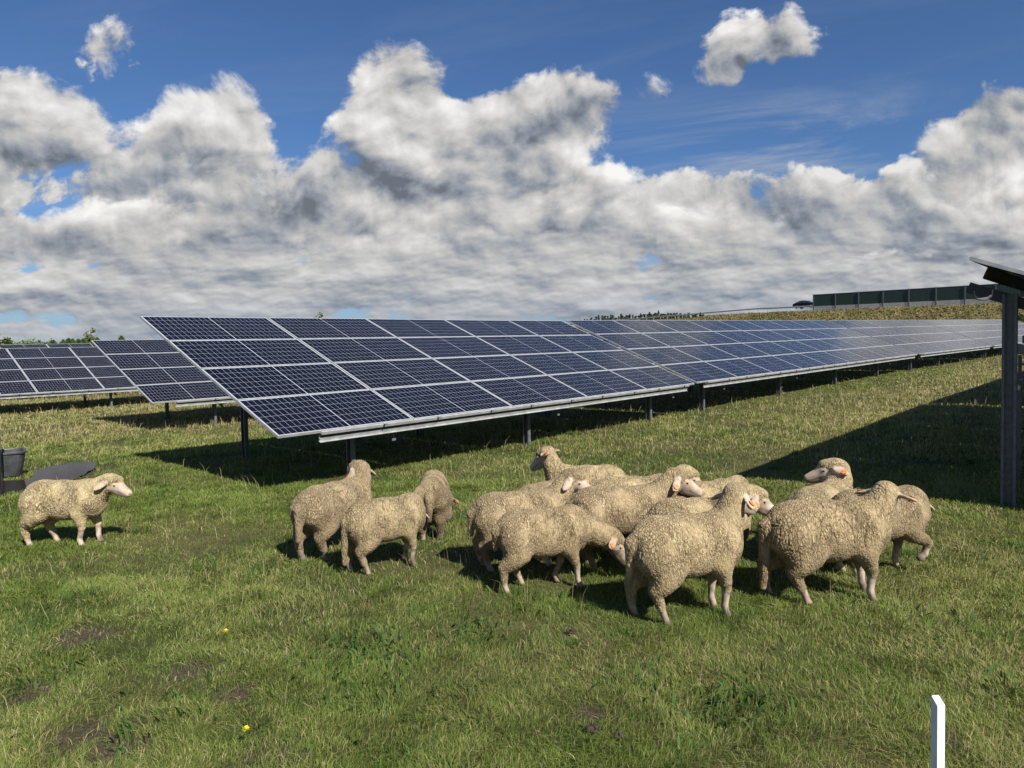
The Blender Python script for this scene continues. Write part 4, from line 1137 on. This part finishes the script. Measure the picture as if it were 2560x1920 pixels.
def build_standpipe():
    p = at_y(-3, 1120, 10.4); p[2] = gz(p[0], p[1])
    root = empty('standpipe', p, 'leaning grey standpipe with a flat cap beside the trough at the left edge', 'standpipe')
    m = MB(); m.tube([(0, 0, -0.1), (0.01, 0, 0.75), (-0.005, 0, 1.38)], 0.022, 10); m.build('pipe', M['steel'], root)
    m = MB(); m.tube([(-0.005, 0, 1.38), (-0.005, 0, 1.41)], 0.055, 14); m.build('cap', M['alu'], root)
    m = MB(); m.tube([(0.0, -0.03, 0.02), (0.02, -0.04, 0.25), (0.03, -0.05, 0.5), (0.0, -0.03, 0.45)], 0.03, 8); m.build('sleeve', M['black'], root)
build_standpipe()
def build_stake():
    y = 2.1
    top = at_y(2345, 1748, y)
    root = empty('fence_stake', (top[0], top[1], gz(top[0], top[1])), 'white square plastic fence stake with a slanted top at the lower right', 'stake')
    zt = top[2] - gz(top[0], top[1]); w = 0.0132
    ax = np.array([0.985, 0.17, 0]); ay = np.array([-0.17, 0.985, 0]); m = MB()
    def ring(k, z, dz=0): return [ax * k * sx + ay * k * sy + np.array([0, 0, z + dz * sy]) for sx, sy in ((-1, -1), (1, -1), (1, 1), (-1, 1))]
    rg_ = [ring(w, -0.2), ring(w, zt - 0.006, 0.008), ring(w * .9, zt - 0.002, 0.009)]
    V = [p for r_ in rg_ for p in r_]; F = [(i * 4 + j, i * 4 + (j + 1) % 4, (i + 1) * 4 + (j + 1) % 4, (i + 1) * 4 + j) for i in range(2) for j in range(4)] + [(8, 9, 10, 11), (3, 2, 1, 0)]
    m.add(V, F); m.build('stake_post', M['white_paint'], root, bevel=0.001)
    m = MB(); m.obox((0, -w * 0.99, zt / 2 - .1), ax * 0.0012, ay * 0.0012, (0, 0, zt / 2)); m.build('seam', M['white_paint'], root)
build_stake()
def build_cabinet():
    y = 8.6; a = at_y(2541, 838, y); b = at_y(2541, 886, y)
    w, d = 0.62, 0.30; g = gz(a[0] + w / 2, y)
    ax = np.array([0.82, -0.57, 0]); ax /= np.linalg.norm(ax); ay = np.array([-ax[1], ax[0], 0])
    o = np.array([a[0], a[1], g])
    root = empty('inverter_cabinet', o, 'grey inverter cabinet on a steel rack at the right edge behind the dark post', 'inverter')
    zt, zb = a[2] - g, b[2] - g
    m = MB(); m.obox(ax * w / 2 + ay * d / 2 + UPV * ((zt - 0.10 + zb) / 2), ax * w / 2, ay * d / 2, UPV * (zt - 0.10 - zb) / 2); m.build('cabinet', M['cabinet'], root, bevel=0.012)
    m = MB(); m.obox(ax * (w / 2 + 0.04) + ay * d / 2 + UPV * (zt - 0.05), ax * (w / 2 - 0.02), ay * d * .42, UPV * 0.048); m.build('lid', M['steel'], root, bevel=0.01)
    for i in range(3):
        m = MB(); m.obox(ax * (0.04 + i * 0.26) + ay * d / 2 + UPV * (zb / 2 - 0.05), ax * 0.02, ay * 0.02, UPV * (zb / 2 + 0.04)); m.build('rack_leg', M['steel'], root)
    for z in (zb - 0.12, zb - 0.30, zb - 0.75):
        m = MB(); m.obox(ax * w / 2 + ay * (d / 2 - 0.03) + UPV * z, ax * w / 2, ay * 0.012, UPV * 0.014); m.build('rack_bar', M['steel'], root)
    m = MB()
    for i in range(5): m.tube([ax * (0.08 + i * 0.11) + UPV * zb, ax * (0.09 + i * 0.10) - ay * 0.03 + UPV * (zb - 0.35), ax * (0.1 + i * 0.09) + UPV * 0.05], 0.010, 6)
    m.build('cable_bundle', M['black'], root)
build_cabinet()
def build_cable_loop():                                    # hangs from the rafter of the right-hand table
    m = MB(); y = 6.72
    P = lambda px, py: at_y(px, py, y) - np.array(rt_base)
    m.tube([P(2435, 727), P(2436, 740), P(2441, 748), P(2450, 750), P(2466, 750), P(2477, 743), P(2480, 738), P(2482, 724)], 0.006, 6)
    for k in range(4):
        m.tube([P(2440 + k, 746 + k * .6), P(2452, 750 - k), P(2468, 749 - k * 1.6), P(2478, 741 - k)], 0.007, 6)
    m.build('cable_loop', M['black'], rt_root)
build_cable_loop()

# ------------------------------------------------------------------ flowers and droppings
def dandelion(px, py, label):
    p = at_z(px * 1.1573, py * 1.1573, 0.10); g = gz(p[0], p[1])
    root = empty('dandelion', (p[0], p[1], g), label, 'flower')
    m = MB(); m.tube([(0, 0, -0.01), (0.006, 0.004, 0.06), (0, 0, 0.10 - g)], 0.0022, 5); m.build('stem', M['thuja'], root)
    m = MB()
    for k in range(34):
        az = k * 2.4; el = 0.15 + 1.1 * (k / 34); d = np.array([math.cos(az) * math.cos(el), math.sin(az) * math.cos(el), math.sin(el)]); s_ = np.cross(d, [0.3, 0.2, 1]); s_ /= np.linalg.norm(s_)
        q = np.array([0, 0, 0.10 - g]); m.add([q - s_ * 0.001, q + d * 0.017 - s_ * 0.0028, q + d * 0.019 + s_ * 0.001, q + s_ * 0.001], [(0, 1, 2, 3)])
    m.build('petals', M['yellow'], root)
dandelion(487, 1365, 'yellow dandelion in the grass left of centre, the upper of two')
dandelion(531, 1577, 'yellow dandelion near the bottom of the photo, the lower of two')
def dropping(px, py, r_, label):
    p = at_z(px * 1.1573, py * 1.1573, 0.02); g = gz(p[0], p[1]); rr = np.random.default_rng(int(px))
    bm = bmesh.new()
    for k in range(14):
        c = Vector((rr.normal(0, r_ * .45), rr.normal(0, r_ * .45), abs(rr.normal(0, r_ * .22)) + 0.012))
        b = bmesh.ops.create_icosphere(bm, subdivisions=2, radius=r_ * rr.uniform(0.28, 0.5), matrix=Matrix.Translation(c) @ Matrix.Rotation(rr.uniform(0, 3), 4, 'Z') @ Matrix.Diagonal((1.2, 0.9, 0.8, 1)))
    me = bpy.data.meshes.new('sheep_dropping'); bm.to_mesh(me); bm.free(); me.materials.append(M['dung'])
    o = bpy.data.objects.new('sheep_dropping', me); o.location = (p[0], p[1], g + 0.01); link_obj(o); tag(o, label, 'dropping', 'dark droppings in the grass')
dropping(1277, 1577, 0.030, 'dark dropping in the bottom grass, left one of a pair')
dropping(1337, 1591, 0.022, 'smaller dark dropping in the bottom grass, right one of a pair')
dropping(1236, 1366, 0.026, 'dark dropping below the shadow of the front sheep')

# ------------------------------------------------------------------ grass
def grass_material():
    m = bpy.data.materials.new('grass_blades'); m.use_nodes = True; nt = m.node_tree; nt.nodes.clear()
    out = nt.nodes.new('ShaderNodeOutputMaterial')
    at = nt.nodes.new('ShaderNodeAttribute'); at.attribute_name = 'blade'
    c = S(nt, at.outputs['Color'])
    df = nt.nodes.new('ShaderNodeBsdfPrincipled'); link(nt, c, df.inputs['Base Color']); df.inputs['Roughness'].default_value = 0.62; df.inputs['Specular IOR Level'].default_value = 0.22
    tr = nt.nodes.new('ShaderNodeBsdfTranslucent'); link(nt, mixc(nt, 1.0, c, (1.0, 1.08, 0.6, 1), 'MULTIPLY'), tr.inputs['Color'])
    mx = nt.nodes.new('ShaderNodeMixShader'); mx.inputs[0].default_value = 0.30
    nt.links.new(df.outputs[0], mx.inputs[1]); nt.links.new(tr.outputs[0], mx.inputs[2]); nt.links.new(mx.outputs[0], out.inputs[0])
    return m
M['grass'] = grass_material()
def sector(n, d0, d1, r, power=1.0, wide=0.80):
    """points between two distances in front of the camera, thinning with distance"""
    u = r.uniform(0, 1, n)
    k = 2 - power
    d = (d0 ** k + u * (d1 ** k - d0 ** k)) ** (1 / k)
    a = r.uniform(-wide, wide, n)
    return a * (d + 0.35), d
def dryness(x, y):
    """0 lush .. 1 straw: the strips between the tables and patches of old grass are dry"""
    s = x * AH[0] + y * AH[1]; n = x * NH[0] + y * NH[1]
    base = 0.55 * (fbm2(x, y, 0.30, 4, 61) - 0.30) + 0.8 * (fbm2(x, y, 1.1, 3, 62) - 0.47)
    strip = sstep(s, 10, 17) * 0.60 * sstep(7.5 - n, 0, 3)                # the aisle to the right
    back = sstep(n, 17.0, 20.0) * 0.62                                    # between the tables at left
    lush = 0.30 * np.exp(-(((n - 10.5) / 3.2) ** 2)) * (s < 9)
    return np.clip(base + strip + back - lush + 0.08, 0, 1)
def blades(name, x, y, h, w, lean, col_a, col_b, r, droop=0.5):
    n = len(x); z = ground_z(x, y)
    az = r.uniform(0, 2 * math.pi, n); fx, fy = np.cos(az), np.sin(az)
    ln = np.abs(r.normal(0, lean, n)); la = fbm2(x, y, 3.0, 2, 83) * 14 + r.normal(0, 1.1, n); lx, ly = np.cos(la) * ln, np.sin(la) * ln
    hw = w * 0.5
    P0 = np.stack([x, y, z - 0.01], 1); S_ = np.stack([fx, fy, np.zeros(n)], 1)
    mid = P0 + np.stack([lx * h * 0.35, ly * h * 0.35, h * 0.58], 1)
    dz = h * (1 - droop * np.minimum(ln, 1.2) * 0.5)
    tip = P0 + np.stack([lx * h * 1.0, ly * h * 1.0, dz], 1)
    V = np.stack([P0 - S_ * hw[:, None], P0 + S_ * hw[:, None], mid + S_ * hw[:, None] * 0.8, mid - S_ * hw[:, None] * 0.8, tip], 1).reshape(-1, 3)
    b = np.arange(n)[:, None] * 5
    quad = b + np.array([0, 1, 2, 3]); tri = b + np.array([3, 2, 4])
    loops = np.concatenate([quad, tri], 1).ravel()
    start = (np.arange(n)[:, None] * 7 + np.array([0, 4])).ravel()
    me = bpy.data.meshes.new(name)
    me.vertices.add(n * 5); me.vertices.foreach_set('co', V.astype(np.float32).ravel())
    me.loops.add(n * 7); me.loops.foreach_set('vertex_index', loops.astype(np.int32))
    me.polygons.add(n * 2); me.polygons.foreach_set('loop_start', start.astype(np.int32))
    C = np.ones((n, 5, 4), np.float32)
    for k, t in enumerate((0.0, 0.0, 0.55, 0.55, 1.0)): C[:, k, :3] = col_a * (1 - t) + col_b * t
    a = me.attributes.new('blade', 'FLOAT_COLOR', 'POINT'); a.data.foreach_set('color', C.ravel())
    me.materials.append(M['grass']); me.update()
    return me
def meadow():
    r = np.random.default_rng(3)
    G0 = np.array([0.086, 0.136, 0.023]); G1 = np.array([0.182, 0.236, 0.049]); G2 = np.array([0.255, 0.255, 0.080]); ST = np.array([0.38, 0.31, 0.140]); ST2 = np.array([0.54, 0.46, 0.25])
    parts = []
    bands = [(1.7, 3.2, 170000), (3.2, 5.5, 230000), (5.5, 9.5, 220000), (9.5, 17, 170000), (17, 34, 140000), (34, 85, 70000)]
    for (d0, d1, n) in bands:
        x, y = sector(n, d0, d1, r, 1.15 if d0 > 9 else 1.0)
        keep = (r.uniform(0, 1, n) > mud_at(x, y) * 0.80) & ~in_poly(x, y, PUD, -0.02)
        tuft = fbm2(x, y, 2.2, 3, 64); bare = fbm2(x, y, 0.9, 3, 66)
        keep &= r.uniform(0, 1, n) < np.clip(0.55 + (bare - 0.38) * 3.0, 0.25, 1)
        rn = road_coords(x, y)[1]; keep &= rn > 24
        x, y, tuft = x[keep], y[keep], tuft[keep]; n = len(x)
        dry = dryness(x, y); d = np.hypot(x, y)
        tone = np.clip(fbm2(x, y, 5.0, 2, 65) + r.normal(0, 0.20, n), 0, 1)[:, None]
        deep = np.clip((fbm2(x, y, 1.6, 3, 67) - 0.52) * 5, 0, 1)[:, None]
        g = G0 * (1 - tone) + G1 * tone
        g = g * (1 - deep * 0.35) + np.array([0.035, 0.085, 0.016]) * deep * 0.35
        isdry = (r.uniform(0, 1, n) < 0.04 + dry * 0.62)[:, None]
        yel = np.clip(dry * 1.3 + r.normal(0, 0.15, n), 0, 1)[:, None]
        g = g * (1 - yel * 0.55) + G2 * yel * 0.55
        s_ = ST + (ST2 - ST) * r.uniform(0, 1, (n, 1))
        col = np.where(isdry, s_ * r.uniform(0.55, 1.0, (n, 1)), g)
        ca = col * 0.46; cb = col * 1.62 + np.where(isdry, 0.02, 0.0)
        h = (0.026 + 0.055 * np.clip(tuft - 0.30, 0, 1) + 0.030 * r.uniform(0, 1, n) ** 2) * (1 + 0.7 * dry * sstep(d, 7, 14))
        h = h * np.where(d < 9, 0.95, 1.15)
        w = np.maximum(0.0026, d * 0.00070) * r.uniform(0.7, 1.3, n)
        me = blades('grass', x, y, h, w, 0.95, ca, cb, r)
        parts.append(me)
    # tall dry stalks and seed heads
    for (d0, d1, n, hh) in ((1.7, 4.5, 2200, .15), (4.5, 9, 5000, .17), (9, 20, 9000, .24), (20, 60, 11000, .26)):
        x, y = sector(n, d0, d1, r, 1.0)
        dry = dryness(x, y); cl = fbm2(x, y, 1.4, 3, 68)
        keep = (r.uniform(0, 1, n) < np.clip(0.10 + dry * 0.9 + (cl - 0.5) * 1.5, 0.02, 1)) & (mud_at(x, y) < 0.2) & ~in_poly(x, y, PUD, 0.05) & (road_coords(x, y)[1] > 24)
        x, y = x[keep], y[keep]; n = len(x); d = np.hypot(x, y)
        col = (ST + (ST2 - ST) * r.uniform(0, 1, (n, 1))) * r.uniform(0.8, 1.15, (n, 1))
        h = hh * r.uniform(0.5, 1.35, n)
        me = blades('grass', x, y, h, np.maximum(0.0014, d * 0.00040), 0.55, col * 0.85, col * 1.1, r, 0.7); parts.append(me)
    # tufts of longer, darker grass
    K = 420; tx, ty = sector(K, 2.0, 16, r, 1.0)
    xs_, ys_, hs_, cs_ = [], [], [], []
    for i in range(K):
        if fbm2(np.array([tx[i]]), np.array([ty[i]]), 0.7, 3, 81)[0] < 0.46: continue
        m = int(r.uniform(30, 130)); rad = r.uniform(0.03, 0.11)
        xs_.append(tx[i] + r.normal(0, rad, m)); ys_.append(ty[i] + r.normal(0, rad, m)); hs_.append(np.full(m, r.uniform(0.06, 0.12)))
        cs_.append(np.tile(np.array([0.050, 0.100, 0.020]) * r.uniform(0.8, 1.9) + np.array([0.06, 0.03, 0.01]) * r.uniform(0, 1) ** 2, (m, 1)))
    x, y, h, c = np.concatenate(xs_), np.concatenate(ys_), np.concatenate(hs_), np.concatenate(cs_)
    k = (mud_at(x, y) < 0.3) & ~in_poly(x, y, PUD, 0.1); x, y, h, c = x[k], y[k], h[k], c[k]; n = len(x)
    c = c * r.uniform(0.75, 1.3, (n, 1))
    parts.append(blades('grass', x, y, h * r.uniform(0.5, 1.25, n), np.maximum(0.0034, np.hypot(x, y) * 0.0007) * r.uniform(0.8, 1.3, n), 0.8, c * 0.5, c * 1.35, r, 0.8))
    # broad-leaved weeds in dark tufts
    cx, cy = [], []
    spots = [(1585, 1530, .15, 190), (780, 1410, .20, 170), (1395, 1465, .12, 50), (1040, 1365, .10, 45), (850, 1500, .2, 80), (60, 1480, .15, 60), (2050, 1350, .14, 50), (1165, 1315, .13, 40), (330, 1560, .14, 40), (2150, 1480, .14, 40)]
    for (px, py, rad, m) in spots:
        p = at_z(px * 1.1573, py * 1.1573)[:2]; cx.append(p[0] + r.normal(0, rad, m)); cy.append(p[1] + r.normal(0, rad, m))
    xx, yy = sector(2600, 3, 14, r, 1.0); k = fbm2(xx, yy, 0.8, 3, 69) > 0.60
    cx.append(xx[k]); cy.append(yy[k])
    x, y = np.concatenate(cx), np.concatenate(cy); n = len(x)
    col = np.array([0.062, 0.110, 0.026]) * r.uniform(0.6, 1.5, (n, 1))
    me = blades('grass', x, y, r.uniform(0.05, 0.11, n), r.uniform(0.009, 0.021, n), 1.15, col * 0.9, col * 1.1, r, 0.8); parts.append(me)
    # rough growth of the bank
    n = 60000
    s_ = r.uniform(-75, 95, n); q = r.uniform(2.2, 27, n)
    p = ROAD_P[None] + s_[:, None] * ROAD_D[None] + q[:, None] * ROAD_N[None]; x, y = p[:, 0], p[:, 1]
    vis = np.abs(x / np.maximum(y, 1)) < 0.85; x, y = x[vis], y[vis]; n = len(x)
    t = np.clip(fbm2(x, y, 0.25, 4, 70) * 1.8 - 0.4 + r.normal(0, 0.15, n), 0, 1)[:, None]
    col = np.array([0.13, 0.135, 0.045]) * (1 - t) + np.array([0.29, 0.235, 0.115]) * t
    col = col * r.uniform(0.75, 1.2, (n, 1))
    me = blades('grass', x, y, r.uniform(0.10, 0.38, n) * np.clip(0.3 + (road_coords(x, y)[1] - 2) / 8, 0, 1), r.uniform(0.14, 0.30, n), 0.7, col * 0.8, col * 1.1, r, 0.6); parts.append(me)
    bank = parts.pop()
    names = ['grass'] * len(parts)
    bm = None
    for me in parts:
        o = bpy.data.objects.new('grass', me); link_obj(o); tag(o, kind='stuff')
    o = bpy.data.objects.new('bank_weeds', bank); link_obj(o); tag(o, kind='stuff')
meadow()
